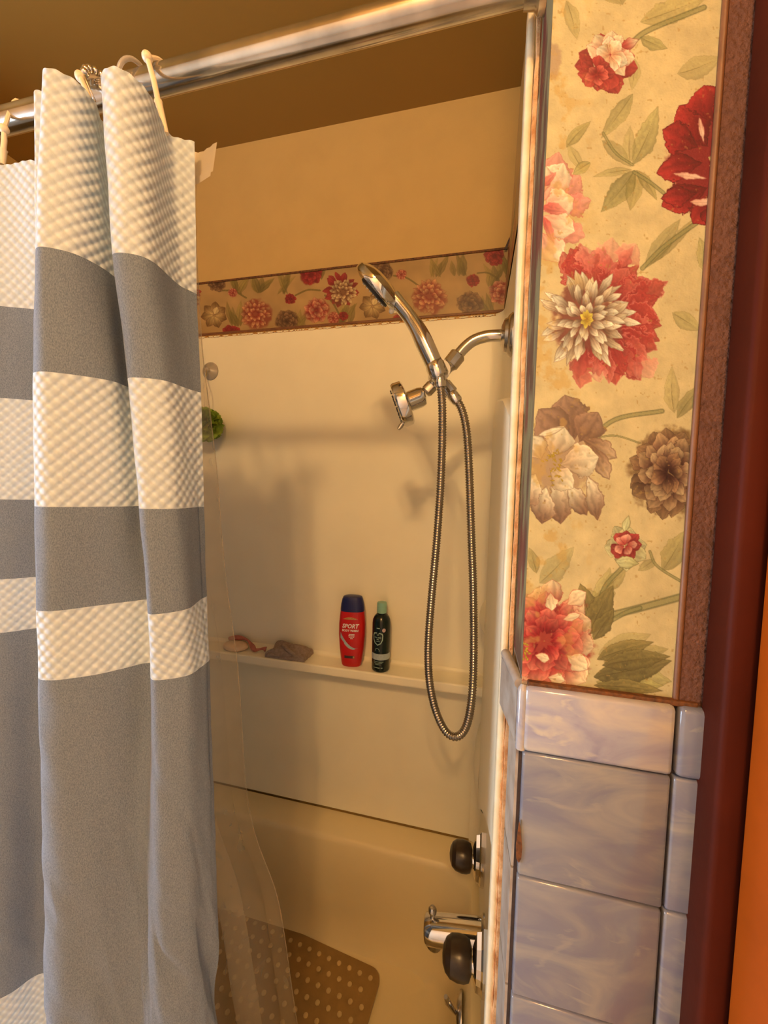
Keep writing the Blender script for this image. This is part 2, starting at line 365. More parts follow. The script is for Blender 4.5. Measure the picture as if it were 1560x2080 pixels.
def curtain_mat():
    mt, nt, b = new_mat('striped_waffle_cloth'); N, L = nt.nodes, nt.links
    uv = N.new('ShaderNodeUVMap'); sp = N.new('ShaderNodeSeparateXYZ'); L.new(uv.outputs['UV'], sp.inputs[0])
    def math_(op, a, b_=None):
        n = N.new('ShaderNodeMath'); n.operation = op
        for i, v in enumerate((a, b_)):
            if v is None: continue
            if isinstance(v, (int, float)): n.inputs[i].default_value = v
            else: L.new(v, n.inputs[i])
        return n.outputs[0]
    # woven stripes by height: white above each first edge, grey between
    g = None
    for hi, lo in ((1.597, 1.490), (1.365, 1.2625), (1.1915, 0.700), (0.585, 0.30)):
        k = math_('MULTIPLY', math_('LESS_THAN', sp.outputs['Y'], hi), math_('GREATER_THAN', sp.outputs['Y'], lo))
        g = k if g is None else math_('ADD', g, k)
    P = 0.0115     # puffed diamonds set in staggered rows
    def wave(o): return math_('COSINE', math_('MULTIPLY', o, 2*math.pi/P))
    waf = math_('POWER', math_('ADD', 0.5, math_('MULTIPLY', 0.5, math_('MULTIPLY', wave(sp.outputs['X']), wave(sp.outputs['Y'])))), 1.3)
    inv = math_('SUBTRACT', 1.0, g)
    nz = N.new('ShaderNodeTexNoise'); nz.inputs['Scale'].default_value = 1300; nz.inputs['Detail'].default_value = 3; tc = N.new('ShaderNodeTexCoord')
    mp = N.new('ShaderNodeMapping'); mp.inputs['Scale'].default_value = (1, 1, 0.45); L.new(tc.outputs['Object'], mp.inputs['Vector']); L.new(mp.outputs['Vector'], nz.inputs['Vector'])
    grey = N.new('ShaderNodeValToRGB'); grey.color_ramp.elements[0].color = (0.130, 0.166, 0.225, 1); grey.color_ramp.elements[1].color = (0.240, 0.292, 0.370, 1)
    grey.color_ramp.elements[0].position = 0.3; grey.color_ramp.elements[1].position = 0.7
    L.new(nz.outputs['Fac'], grey.inputs['Fac'])
    wh = N.new('ShaderNodeValToRGB'); wh.color_ramp.elements[0].color = (0.52, 0.60, 0.68, 1); wh.color_ramp.elements[1].color = (0.74, 0.84, 0.92, 1)
    L.new(waf, wh.inputs['Fac'])  # relief shading put into the colour: hollows darker, puffs lighter
    mx = N.new('ShaderNodeMix'); mx.data_type = 'RGBA'; L.new(g, mx.inputs['Factor']); L.new(wh.outputs['Color'], mx.inputs['A']); L.new(grey.outputs['Color'], mx.inputs['B'])
    L.new(mx.outputs['Result'], b.inputs['Base Color']); b.inputs['Roughness'].default_value = 0.9; b.inputs['Specular IOR Level'].default_value = 0.15
    b.inputs['Sheen Weight'].default_value = 0.15
    h = math_('ADD', math_('MULTIPLY', waf, inv), math_('MULTIPLY', nz.outputs['Fac'], 0.10))
    bp = N.new('ShaderNodeBump'); bp.inputs['Strength'].default_value = 0.8; bp.inputs['Distance'].default_value = 0.0026
    L.new(h, bp.inputs['Height']); L.new(bp.outputs['Normal'], b.inputs['Normal'])
    tr = N.new('ShaderNodeBsdfTranslucent'); L.new(mx.outputs['Result'], tr.inputs['Color'])
    ms = N.new('ShaderNodeMixShader'); ms.inputs[0].default_value = 0.12
    L.new(b.outputs[0], ms.inputs[1]); L.new(tr.outputs[0], ms.inputs[2])
    L.new(ms.outputs[0], N['Material Output'].inputs['Surface'])
    return mt
M['curtain'] = curtain_mat()
def liner_mat(name, clear):
    mt, nt, b = new_mat(name); N, L = nt.nodes, nt.links
    b.inputs['Base Color'].default_value = (0.85, 0.74, 0.55, 1); b.inputs['Roughness'].default_value = 0.3
    nz = N.new('ShaderNodeTexNoise'); nz.inputs['Scale'].default_value = 30; tc = N.new('ShaderNodeTexCoord'); L.new(tc.outputs['Object'], nz.inputs['Vector'])
    rp = N.new('ShaderNodeMapRange'); rp.inputs['To Min'].default_value = clear-0.08; rp.inputs['To Max'].default_value = clear+0.06; L.new(nz.outputs['Fac'], rp.inputs['Value'])
    t = N.new('ShaderNodeBsdfTransparent'); t.inputs['Color'].default_value = (0.97, 0.95, 0.9, 1)
    tl = N.new('ShaderNodeBsdfTranslucent'); tl.inputs['Color'].default_value = (0.8, 0.76, 0.68, 1)
    m1 = N.new('ShaderNodeMixShader'); m1.inputs[0].default_value = 0.5; L.new(b.outputs[0], m1.inputs[1]); L.new(tl.outputs[0], m1.inputs[2])
    m2 = N.new('ShaderNodeMixShader'); L.new(rp.outputs[0], m2.inputs[0]); L.new(m1.outputs[0], m2.inputs[1]); L.new(t.outputs[0], m2.inputs[2])
    L.new(m2.outputs[0], N['Material Output'].inputs['Surface'])
    return mt
M['liner'] = liner_mat('clear_vinyl', 0.74)
M['liner_head'] = liner_mat('white_vinyl', 0.12)

# ------------------------------------------------------------------ the room
ZC = 2.4088; YB = 0.745; XJ = -0.0180; ZT = 1.23134; HC = 0.0555; TP = 0.1095; XR = 0.0927
def wall_box(name, *a, material='room', label=None):
    return struct(MB().box(*a).build(name, M[material]), label)
wall_box('floor', -2.0, 0.9, -1.75, 0.85, -0.06, 0.0, material='floor')
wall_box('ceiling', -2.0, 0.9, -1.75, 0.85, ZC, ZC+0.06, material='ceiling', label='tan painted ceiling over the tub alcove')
wall_back = wall_box('wall_back', -1.62, 0.12, YB, 0.85, 0.0, ZC, material='wall', label='tan painted wall above the tub surround')
# faucet-end wall, leaning out slightly towards the top
def xr_at(z): return -0.007+0.0135*(z-1.85)/0.4 if z > 1.85 else -0.004
wr = MB()
for z0, z1 in ((0.0, 1.85), (1.85, ZC)):
    a, b = (0.0, 0.0) if z1 < 2 else (xr_at(z0)+0.001, xr_at(z1))
    wr.add([(a, 0.07, z0), (0.12, 0.07, z0), (0.12, YB, z0), (a, YB, z0), (b, 0.07, z1), (0.12, 0.07, z1), (0.12, YB, z1), (b, YB, z1)],
           [(0, 1, 2, 3), (4, 7, 6, 5), (0, 4, 5, 1), (1, 5, 6, 2), (2, 6, 7, 3), (3, 7, 4, 0)])
wall_right = struct(wr.build('wall_right', M['wall']), 'tan painted wall at the faucet end of the alcove')
wall_left = wall_box('wall_left', -1.62, -1.53, 0.0, YB, 0.0, ZC, material='wall')
wall_front = wall_box('wall_front', XJ, 0.75, 0.0012, 0.0685, 0.0, ZC, material='core', label='end of the stub wall between tub and door')
wall_box('wall_front_left', -2.0, -1.62, 0.0, 0.07, 0.0, ZC)
wall_box('wall_near', -2.0, 0.9, -1.81, -1.75, 0.0, ZC)
wall_box('wall_side_right', 0.75, 0.81, -1.75, 0.07, 0.0, ZC)
wl = MB(); y0, y1, z0, z1 = -1.00, -0.24, 0.70, 1.70
for a in ((-1.75, y0, 0, ZC), (y1, 0.07, 0, ZC), (y0, y1, 0, z0), (y0, y1, z1, ZC)): wl.box(-2.06, -2.0, a[0], a[1], a[2], a[3])
struct(wl.build('wall_side_left', M['room']))
win = struct(MB().box(-2.04, -2.035, y0, y1, z0, z1).build('window_1', M['clearish']))
for a in ((y0, y1, z0, z0+0.04), (y0, y1, z1-0.04, z1), (y0, y0+0.04, z0, z1), (y1-0.04, y1, z0, z1), (y0, y1, 1.185, 1.215)):
    MB().box(-2.03, -1.99, a[0], a[1], a[2], a[3], 0.004).build('window_frame', M['frame'], win)
# lamp under the ceiling, behind the viewer
lamp = thing('ceiling_lamp', 'brass ceiling lamp with three glowing round bulbs behind the viewer', 'lamp', (-0.055, -1.15, ZC))
MB().lathe([(0.075, 0.0), (0.075, 0.012), (0.05, 0.03), (0.018, 0.036), (0.018, 0.06)], (-0.055, -1.15, ZC), (0, 0, -1), 24).build('canopy', M['chrome_dark'], lamp, True)
emb, ent, eb = new_mat('bulb_glow')
eb.inputs['Emission Color'].default_value = (*BULB_COL, 1); eb.inputs['Emission Strength'].default_value = BULB_STRENGTH
_nz = ent.nodes.new('ShaderNodeTexNoise')
for dx, dy in ((-0.065, 0.045), (0.0, -0.085), (0.065, 0.045)):
    MB().tube([(-0.055, -1.15, ZC-0.05), (-0.055+dx*0.5, -1.15+dy*0.5, ZC-0.056), (-0.055+dx, -1.15+dy, ZC-0.066)], 0.009, 10).build('lamp_arm', M['chrome_dark'], lamp, True)
    MB().sphere((-0.055+dx, -1.15+dy, ZC-0.104), 0.034, 20).build('bulb', emb, lamp, True)

# ------------------------------------------------------------------ floral wallpaper on the stub wall
BG = (216, 178, 114)
OL, OD = (158, 138, 76), (112, 90, 42)           # olive leaf and its line
def front_motifs(p):
    rg = random.Random(5)
    CR, CT, BR = (226, 192, 138), (240, 214, 164), (118, 74, 48)
    RD, RM, RP = (128, 34, 28), (170, 62, 48), (214, 128, 94)
    # leaves and stems lie under the flowers
    for a in ((1150, 300, 1192, 238, 13), (1183, 345, 1152, 290, 12), (1200, 330, 1160, 350, 12), (1286, 190, 1222, 285, 17), (1222, 285, 1290, 330, 16), (1285, 335, 1352, 222, 22), (1280, 332, 1270, 255, 14),
              (1290, 345, 1232, 440, 22), (1292, 345, 1285, 430, 18), (1292, 345, 1345, 400, 12), (1285, 345, 1200, 350, 9), (1310, 545, 1380, 440, 18), (1318, 540, 1440, 430, 10), (1365, 635, 1425, 672, 19), (1300, 75, 1352, 108, 15), (1290, 120, 1290, 185, 13),
              (1375, 150, 1470, 130, 24), (1265, 10, 1230, -60, 30), (1300, 45, 1440, 0, 26), (1150, 0, 1180, 80, 16), (1370, 840, 1350, 745, 17), (1375, 850, 1420, 770, 16), (1090, 1165, 1078, 1110, 12), (1095, 1185, 1175, 1120, 24), (1210, 1240, 1185, 1190, 26), (1205, 1265, 1250, 1155, 24), (1225, 1200, 1275, 1155, 16), (1188, 1290, 1225, 1195, 26),
              (1210, 1370, 1365, 1360, 34), (1215, 1330, 1325, 1290, 24), (1225, 1345, 1360, 1320, 26), (1210, 1385, 1350, 1395, 22), (1345, 1160, 1400, 1080, 24), (1330, 1135, 1300, 1165, 12), (1440, 560, 1425, 480, 18)):
        p.leaf(a[0], a[1], a[2], a[3], a[4], np.array(OL)*rg.uniform(0.88, 1.08)+np.array((6, 0, -6))*rg.random(), OD, alpha=rg.uniform(0.42, 0.75), bend=rg.uniform(-.18, .18))
    for pts, w in (([(1285, 85), (1320, 60), (1430, 15)], 6), ([(1285, 335), (1250, 310), (1225, 270)], 3), ([(1288, 350), (1320, 370), (1348, 392)], 4), ([(1205, 885), (1255, 850), (1345, 835)], 5), ([(1305, 545), (1350, 500), (1440, 435)], 5),
                   ([(1262, 1155), (1230, 1190), (1215, 1230)], 5), ([(1240, 1250), (1300, 1235), (1385, 1212)], 8), ([(1225, 1270), (1270, 1245), (1300, 1235)], 5), ([(1320, 1120), (1335, 1150), (1390, 1185)], 3), ([(1205, 890), (1250, 885), (1300, 900)], 2)):
        p.stem(pts, w, np.array(OL)*0.95, 0.75)
    # a darker cluster of broad leaves beside the coral flower
    for a in ((1205, 1375, 1368, 1352, 30), (1212, 1340, 1325, 1292, 20), (1222, 1352, 1362, 1322, 22), (1205, 1392, 1350, 1396, 16), (1205, 1270, 1172, 1186, 24), (1195, 1290, 1240, 1185, 26), (1205, 1300, 1248, 1235, 18)):
        p.leaf(a[0], a[1], a[2], a[3], a[4], np.array((136, 110, 56))*rg.uniform(0.86, 1.1), (84, 64, 28), alpha=0.86, bend=rg.uniform(-.14, .14))
    # small red rose at the top
    p.bloom(1228, 130, 62, 60, [(0.1, 0.95, 0.42, 9, RD, RM)], 1, RD)
    p.bloom(1240, 112, 46, 42, [(0.15, 0.95, 0.42, 9, RP, CR), (0.0, 0.85, 0.40, 7, (216, 150, 100), CT)], 2, RM)
    p.bloom(1212, 150, 36, 34, [(0.15, 0.95, 0.36, 8, RD, RM), (0.0, 0.7, 0.3, 6, RD, (200, 92, 70))], 3, RD)
    p.petal(1262, 95, -0.4, 40, 12, RM, CR, RD)
    # deep red peony cut by the right edge
    p.blob(1425, 325, 72, 118, (132, 30, 28), 0.95)
    for a in ((1440, 300, -2.3, 105, 48), (1450, 250, -1.9, 80, 44), (1430, 330, 3.0, 100, 30), (1450, 260, -0.9, 80, 40), (1440, 380, 2.7, 105, 34), (1450, 400, 2.2, 70, 30), (1450, 410, 1.6, 55, 34), (1420, 300, -2.7, 84, 34), (1440, 330, 0.2, 60, 40), (1420, 390, 2.9, 80, 22)):
        p.petal(*a, (110, 22, 22), (168, 44, 36), (86, 16, 18), bend=rg.uniform(-.2, .2), p=1.3, rag=0.35, ew=3)
    for a in ((1365, 352, 0.15, 75, 8), (1400, 410, 0.0, 60, 9), (1420, 235, 1.4, 60, 7)):
        p.petal(*a, (226, 160, 120), (236, 182, 140), RD, rag=0.5)
    p.bloom(1462, 330, 26, 26, [(0, 1, .25, 9, (150, 120, 50), (214, 178, 100))], 9)
    # pale pink peony cut by the left edge
    for a in ((1120, 430, -0.9, 95, 30), (1125, 430, -0.3, 80, 26), (1120, 460, 0.3, 72, 26), (1110, 400, -1.3, 95, 34)):
        p.petal(*a, (214, 100, 82), (222, 136, 108), (196, 84, 70), p=1.3, rag=0.5, alpha=0.8)
    for a in ((1105, 410, -1.1, 90, 34), (1100, 430, -0.4, 72, 34), (1095, 440, 0.4, 80, 30), (1098, 470, 1.0, 76, 28), (1100, 400, -1.6, 70, 26)):
        p.petal(*a, (226, 150, 112), (238, 202, 150), (206, 96, 78), p=1.25, rag=0.3)
    for a in ((1100, 420, 0.2, 55, 13), (1104, 440, 1.2, 60, 10), (1100, 380, -0.8, 45, 9)):
        p.petal(*a, (200, 80, 66), (222, 130, 100), None, rag=0.4, alpha=0.85)
    # large chrysanthemum with crimson petals behind it
    for i in range(46):
        th = -2.1+3.9*i/45+rg.uniform(-.08, .08); L = rg.uniform(105, 158) if -1.2 < th < 1.2 else rg.uniform(95, 140)
        red = (172, 60, 46) if i % 3 else (194, 94, 70)
        p.petal(1205+40*math.cos(th), 640+40*math.sin(th), th, L-28, rg.uniform(16, 30), (140, 40, 34), red, (214, 120, 94) if i % 2 else (150, 44, 38), bend=rg.uniform(-.2, .2), p=1.4, rag=0.6, alpha=0.85, ew=3)
    for a in ((1230, 560, -1.4, 80, 28), (1260, 545, -1.0, 60, 26), (1200, 555, -1.9, 60, 22), (1215, 730, 1.5, 48, 18), (1290, 720, 0.9, 60, 26)):
        p.petal(*a, (206, 100, 78), (226, 146, 112), None, p=1.2, rag=0.7, alpha=0.6)
    p.blob(1192, 648, 74, 74, (128, 62, 44), 0.9)
    p.bloom(1190, 648, 104, 104, [(0.40, 0.60, 0.085, 21, BR, CT), (0.32, 0.58, 0.085, 18, BR, CR), (0.22, 0.52, 0.085, 15, BR, CT), (0.13, 0.44, 0.08, 12, BR, CT), (0.04, 0.34, 0.085, 8, BR, CT)], 6, (128, 84, 56), jit=0.42)
    p.bloom(1192, 648, 16, 20, [(0, 1, .35, 9, (180, 130, 40), (226, 190, 70))], 7)
    # tan iris
    T1, T2, T3 = (134, 92, 62), (196, 152, 104), (232, 200, 148)
    p.blob(1140, 935, 70, 84, (176, 132, 90), 0.85)
    for a in ((1165, 900, -1.75, 100, 46), (1160, 905, -2.3, 100, 40), (1175, 900, -1.0, 75, 34)): p.petal(*a, T1, (158, 114, 80), T1, p=1.3, rag=0.25, ew=3)
    for a in ((1180, 890, 0.5, 85, 22), (1200, 900, 1.1, 85, 18)): p.petal(*a, T1, T2, T1, p=1.2, rag=0.3, ew=3)
    for a in ((1130, 965, 1.35, 100, 32), (1110, 985, 1.8, 80, 30), (1150, 980, 0.95, 80, 22), (1190, 960, 1.15, 100, 20), (1090, 960, 2.1, 80, 40)): p.petal(*a, T3, T1, T1, p=1.2, rag=0.35, ew=3, bend=rg.uniform(-.2, .2))
    for a in ((1120, 930, -1.2, 70, 34), (1135, 945, -0.2, 84, 36), (1100, 935, -2.0, 55, 30), (1115, 950, 0.7, 66, 26)): p.petal(*a, T2, T3, T1, p=1.25, rag=0.25, ew=2)
    p.petal(1092, 885, -0.3, 60, 8, T3, T3, T1)
    for i in range(34):
        p.petal(1126+rg.gauss(0, 9), 940+rg.gauss(0, 22), rg.uniform(0, 6.3), 10, 2.4, (206, 160, 40), (236, 204, 60), (140, 96, 24), rag=0.2)
    # brown peony cut by the right edge
    p.blob(1358, 958, 80, 92, (120, 82, 44), 0.85)
    p.bloom(1358, 960, 80, 96, [(0.45, 0.6, 0.24, 15, (92, 52, 32), (150, 108, 66)), (0.3, 0.55, 0.22, 13, (80, 42, 28), (176, 132, 84)), (0.15, 0.5, 0.2, 11, (70, 34, 24), (198, 154, 100)), (0.0, 0.45, 0.18, 8, (60, 28, 20), (160, 112, 70))], 12, (70, 40, 26))
    # small red bud
    p.bloom(1270, 1112, 42, 46, [(0.05, 0.95, 0.44, 8, (178, 150, 90), (206, 182, 118))], 15, OD, )
    p.bloom(1270, 1108, 36, 34, [(0.1, 0.9, 0.40, 8, RD, RM), (0.0, 0.7, 0.34, 5, RM, (226, 150, 110))], 16, RD)
    p.petal(1250, 1140, 0.1, 50, 14, (206, 186, 120), (190, 168, 100), OD); p.petal(1268, 1080, -1.3, 36, 9, (206, 186, 120), (206, 186, 120), OD)
    # coral peony at the lower left
    PC, PK = (238, 190, 130), (178, 62, 42)
    p.blob(1115, 1300, 88, 96, (160, 52, 36), 0.95)
    p.bloom(1105, 1300, 108, 114, [(0.45, 0.58, 0.27, 13, PK, PC), (0.35, 0.5, 0.22, 12, (160, 36, 30), (222, 130, 90)), (0.22, 0.42, 0.18, 11, (150, 30, 28), (216, 110, 78)), (0.1, 0.36, 0.15, 9, (142, 26, 24), (206, 92, 66))], 21, (176, 52, 40))
    for a in ((1150, 1330, 0.6, 54, 20), (1118, 1200, 1.5, 42, 14), (1150, 1230, -0.6, 50, 18), (1085, 1330, 0.3, 34, 11), (1110, 1375, 0.2, 40, 12), (1140, 1260, -0.3, 42, 10)): p.petal(*a, (232, 176, 120), (244, 206, 146), PK, p=1.2, rag=0.3)
    for i in range(16):
        p.petal(1066+rg.gauss(0, 6), 1322+rg.gauss(0, 13), rg.uniform(0, 6.3), 9, 2.6, (206, 160, 40), (236, 204, 60), (150, 100, 24))
    # flowers above the frame repeat the same paper
    p.bloom(1300, -180, 110, 100, [(0.42, 0.58, 0.14, 24, BR, CT), (0.3, 0.5, 0.13, 18, BR, CR), (0.1, 0.4, 0.12, 12, BR, CT)], 31, (150, 104, 70))
    p.bloom(1180, -420, 100, 100, [(0.45, 0.58, 0.27, 13, PK, PC), (0.25, 0.45, 0.2, 12, (160, 36, 30), (222, 130, 90))], 32, (176, 52, 40))
    p.bloom(1190, 110-200, 24, 30, [(0, 1, .4, 8, T1, T2)], 33, T1)
    p.blob(1120, 125, 22, 40, (176, 132, 92), 0.7)
zs = np.concatenate([np.arange(ZT-0.004, 1.80, 0.00046), np.arange(1.80, ZC, 0.004), [ZC]])
xs = np.linspace(XJ-0.0003, XR, 246)
GX, GZ = np.meshgrid(xs, zs[::-1]); GP = np.stack([GX, np.zeros_like(GX)+0.0004, GZ], -1)
qx, qy = proj(GP)
pr = Print(qx, qy, BG)
pr.rgb *= (0.93+0.14*pr.n2+0.05*(pr.n1-0.5))[..., None]
front_motifs(pr)
# yellowed damp stains with a shape of their own
st = sstep(0.56, 0.72, vnoise(qx, qy, 26, 9, 4))*sstep(1235, 1130, qx)*0.5
pr.rgb = pr.rgb*(1-st[..., None])+np.array((206, 148, 66))*st[..., None]
sp_ = sstep(0.80, 0.86, vnoise(qx, qy, 7, 21, 2))*0.5
pr.rgb = pr.rgb*(1-sp_[..., None])+np.array((176, 128, 60))*sp_[..., None]
print_mesh('wallpaper', GP, pr, wall_front, M['paper'], ILL)
# the paper turns the corner into the jamb, jamb shade painted into its brown ground
ys = np.linspace(0.0004, 0.066, 40); zj = np.arange(ZT+0.004, ZC, 0.0016)[::-1]
JY, JZ = np.meshgrid(ys, zj); JP = np.stack([np.zeros_like(JY)+XJ-0.0004, JY, JZ], -1)
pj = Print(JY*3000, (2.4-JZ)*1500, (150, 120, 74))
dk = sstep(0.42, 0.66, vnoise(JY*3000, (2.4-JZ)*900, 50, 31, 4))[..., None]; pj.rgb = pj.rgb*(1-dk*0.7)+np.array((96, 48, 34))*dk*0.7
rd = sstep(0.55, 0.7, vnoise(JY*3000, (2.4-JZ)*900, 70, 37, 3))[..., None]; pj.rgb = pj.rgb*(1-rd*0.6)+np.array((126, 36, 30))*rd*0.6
print_mesh('jamb_wallpaper', JP, pj, wall_front, M['paper'], ILL*0.9)

# ------------------------------------------------------------------ floral border at the top of the surround
ZB0, ZB1 = 1.8554, 2.0172
def border_motifs(p):
    p.k = 0.6; rg = random.Random(8)
    RD, RM, CR, BR, DB = (120, 26, 26), (166, 52, 44), (206, 160, 98), (104, 62, 38), (84, 50, 30)
    def rep(fn):
        fn(0, 0)
    for cx, cy in ((530, 572), (575, 575), (885, 540), (935, 538), (1030, 540), (640, 545), (745, 545), (475, 640), (600, 655), (700, 640), (820, 640), (480, 575), (990, 620), (1000, 560)):
        for k in range(5):
            p.leaf(cx+rg.uniform(-14, 14), cy+24, cx+rg.uniform(-26, 26), cy-rg.uniform(6, 34), rg.uniform(5, 9), np.array((150, 122, 58))*rg.uniform(.8, 1.1), (104, 82, 34), alpha=0.7)
    for x0, y0, x1, y1 in ((450, 590, 500, 605), (600, 600, 650, 590), (800, 560, 850, 580), (970, 555, 1010, 565), (660, 600, 690, 640)):
        p.stem([(x0, y0), ((x0+x1)/2, (y0+y1)/2-6), (x1, y1)], 1.6, (124, 100, 46), 0.8)
    def mum(x, y, r, c0, c1, sd): p.blob(x, y, r, r, c0, 0.7); p.bloom(x, y, r, r, [(0.45, 0.58, 0.15, 16, c0, c1), (0.28, 0.5, 0.15, 13, c0, np.array(c1)*1.04), (0.1, 0.4, 0.14, 9, c0, np.array(c1)*1.06)], sd, c0)
    def rose(x, y, r, c0, c1, sd): p.blob(x, y, r*.95, r*.9, c0, 0.9); p.bloom(x, y, r, r, [(0.4, 0.6, 0.28, 10, c0, c1), (0.2, 0.5, 0.24, 8, c0, c1), (0.0, 0.5, 0.2, 6, np.array(c0)*.85, c1)], sd, c0)
    for x, y, r, k, sd in ((440, 575, 20, 'b', 1), (473, 595, 10, 'p', 2), (435, 640, 27, 'i', 3), (519, 638, 31, 'm', 4), (590, 607, 12, 'r', 5), (583, 652, 24, 'b', 6), (643, 630, 27, 'p', 7), (632, 558, 24, 'r', 8), (695, 590, 33, 'c', 9),
                           (677, 646, 13, 'p', 10), (698, 642, 10, 'r', 11), (757, 622, 27, 'i', 12), (775, 552, 24, 'b', 13), (815, 558, 11, 'p', 14), (872, 602, 35, 'm', 15), (961, 570, 14, 'r', 16), (955, 617, 28, 'b', 17), (1004, 520, 22, 'r', 18), (1018, 594, 27, 'p', 19), (470, 678, 20, 'r', 20), (810, 650, 14, 'r', 21),
                           (380, 600, 30, 'c', 22), (330, 640, 28, 'p', 23), (290, 600, 30, 'm', 24), (230, 640, 26, 'b', 25), (180, 620, 30, 'c', 26), (1060, 560, 26, 'c', 27)):
        if k == 'm': mum(x, y, r, (136, 44, 32), (210, 150, 92), sd)
        elif k == 'c':
            p.bloom(x-3, y-3, r*1.05, r*1.05, [(0.3, 0.75, 0.2, 14, (130, 30, 30), (160, 56, 46))], sd+50, RD); mum(x+2, y+3, r*.85, (116, 66, 40), (222, 184, 120), sd)
        elif k == 'r': rose(x, y, r, RD, RM, sd)
        elif k == 'p': rose(x, y, r, (150, 46, 40), (212, 146, 98), sd)
        elif k == 'b': rose(x, y, r, DB, (146, 106, 64), sd)
        else:
            for a in range(7): p.petal(x, y, a*0.9+sd, r*1.05, r*.36, (206, 166, 100), (122, 84, 44), BR, p=1.2, rag=0.3, ew=1.5)
            p.petal(x, y, -1.2, r*.7, r*.3, (222, 184, 118), (222, 184, 118), BR, p=1.1)
bx = np.arange(-1.53, 0.0006, 0.0013); bz = np.arange(ZB0, ZB1+0.0005, 0.0012)[::-1]
BX, BZ = np.meshgrid(bx, bz); BP = np.stack([BX, np.zeros_like(BX)+YB-0.0006, BZ], -1)
qx, qy = proj(BP)
pb = Print(qx, qy, (186, 142, 84)); pb.rgb *= (0.9+0.2*pb.n2)[..., None]
border_motifs(pb)
print_mesh('wallpaper_border', BP, pb, wall_back, M['border'], ILLB)
ys = np.arange(0.07, YB-0.0006, 0.0016); JY, JZ = np.meshgrid(ys, bz)
JP = np.stack([np.array([[xr_at(z)-0.0006 for _ in ys] for z in bz]), JY, JZ], -1)
pe = Print(1030-(YB-JY)*700, 640-(JZ-ZB0)*850, (186, 142, 84)); border_motifs(pe)
print_mesh('wallpaper_border', JP, pe, wall_right, M['border'], ILLB)
MB().box(-1.53, -0.004, YB-0.0028, YB-0.0004, ZB1-0.0025, ZB1+0.0035, 0.0006).build('border_edge', M['grime'], wall_back)
MB().box(-1.53, -0.006, YB-0.005, YB-0.0004, ZB0+0.001, ZB0+0.0085, 0.0015).build('border_lip', M['bead'], wall_back)
MB().prism([(0.0, 0.0), (-0.012, -0.03), (-0.004, -0.028), (0.001, -0.006)], lambda a, b: (a-0.001, YB-0.012, ZB1+0.022+b), lambda a, b: (a-0.001, YB-0.009, ZB1+0.022+b)).build('peeling_paper', M['ink_dark'], wall_back)

# ------------------------------------------------------------------ tiles on the stub wall
def tile_piece(name, x0, x1, z0, z1, ya, yb, material, bev=0.0022):
    return MB().box(x0, x1, ya, yb, z0, z1, bev, 2).build(name, M[material], wall_front, True, sharp=60)
MB().box(XJ, 0.115, -0.0012, 0.0012, 0.0, ZT-0.002).build('grout', M['grout'], wall_front)
G = 0.0009
for c, (x0, x1) in enumerate(((XJ+0.0016, XR), (XR, 0.128))):
    tile_piece('cap_tile', x0+G*(c == 1), x1-G, ZT-HC+G, ZT, -0.0098, 0.001, 'captile' if c == 0 else 'tile', 0.004)
    for r in range(10):
        z1 = ZT-HC-r*TP; tile_piece('tile', x0+G, x1-G, max(z1-TP+G, 0.002), z1-G, -0.0075, 0.0005, 'tile')
# rounded end piece on the corner, and the tiles that turn into the jamb
MB().tube([(XJ+0.0005, -0.0048, ZT-HC+0.001), (XJ+0.0005, -0.0048, ZT-0.004), (XJ+0.0008, -0.0035, ZT-0.0005)], [0.0042, 0.0042, 0.002], 12).build('cap_end', M['captile'], wall_front, True)
jc = MB().prism([(XJ, 0.002), (XJ-0.0035, 0.002), (XJ-0.0125, 0.060), (XJ-0.012, 0.066), (XJ, 0.066)], lambda a, b: (a, b, ZT-HC+0.002), lambda a, b: (a, b, ZT-0.006))
jc.build('cap_tile', M['jambtile'], wall_front)
MB().tube([(XJ-0.0012, 0.002, ZT-0.003), (XJ-0.0085, 0.062, ZT-0.003)], 0.0046, 12).build('cap_bead', M['jambtile'], wall_front, True)
for r in range(10):
    z1 = ZT-HC-r*TP
    MB().prism([(XJ, 0.0), (XJ-0.0022, 0.0), (XJ-0.0045, 0.040), (XJ, 0.040)], lambda a, b: (a, b, max(z1-TP+0.001, 0.002)), lambda a, b: (a, b, z1-0.001)).build('jamb_tile', M['jambtile'], wall_front)
MB().box(XJ+0.004, 0.107, -0.0052, 0.0006, ZT-0.0015, ZT+0.0028, 0.001).build('grime_line', M['grime'], wall_front)
drip = [(0.0, 0.012), (0.0016, 0.006), (0.0032, -0.002), (0.0028, -0.0075), (0.001, -0.010), (-0.001, -0.008), (-0.0018, -0.002), (-0.001, 0.006)]
MB().prism(drip, lambda a, b: (XJ+0.0020+a, -0.0084, 1.096+b*1.7), lambda a, b: (XJ+0.0020+a, -0.0070, 1.096+b*1.7)).build('rust_drip', M['grime'], wall_front)

# ------------------------------------------------------------------ front edge of the surround and its stained caulk
def ribbon(xa, xb, y, z0, z1, thick, na, nb, seed, step=0.004):
    """upright strip with uneven edges"""
    z = np.arange(z0, z1+step, step); mb = MB(); P = []
    for k, zz in enumerate(z):
        a = xa+na*(mnoise.noise((seed, zz*26, 0.3))+0.6*mnoise.noise((seed+5, zz*110, 0.3))); b = xb+nb*(mnoise.noise((seed+9, zz*22, 1.3))+0.6*mnoise.noise((seed+3, zz*90, 1.3)))
        P.append([(a, y+thick, zz), (a, y+0.001, zz), (a+0.0006, y, zz), (b-0.0006, y, zz), (b, y+0.001, zz), (b, y+thick, zz)])
    return mb.grid(P)
trim = struct(MB().box(-0.0305, -0.0235, 0.0695, 0.088, 0.40, 1.846, 0.0028, 3).build('trim_1', M['flange'], None, True), 'cream vertical edge strip of the tub surround')
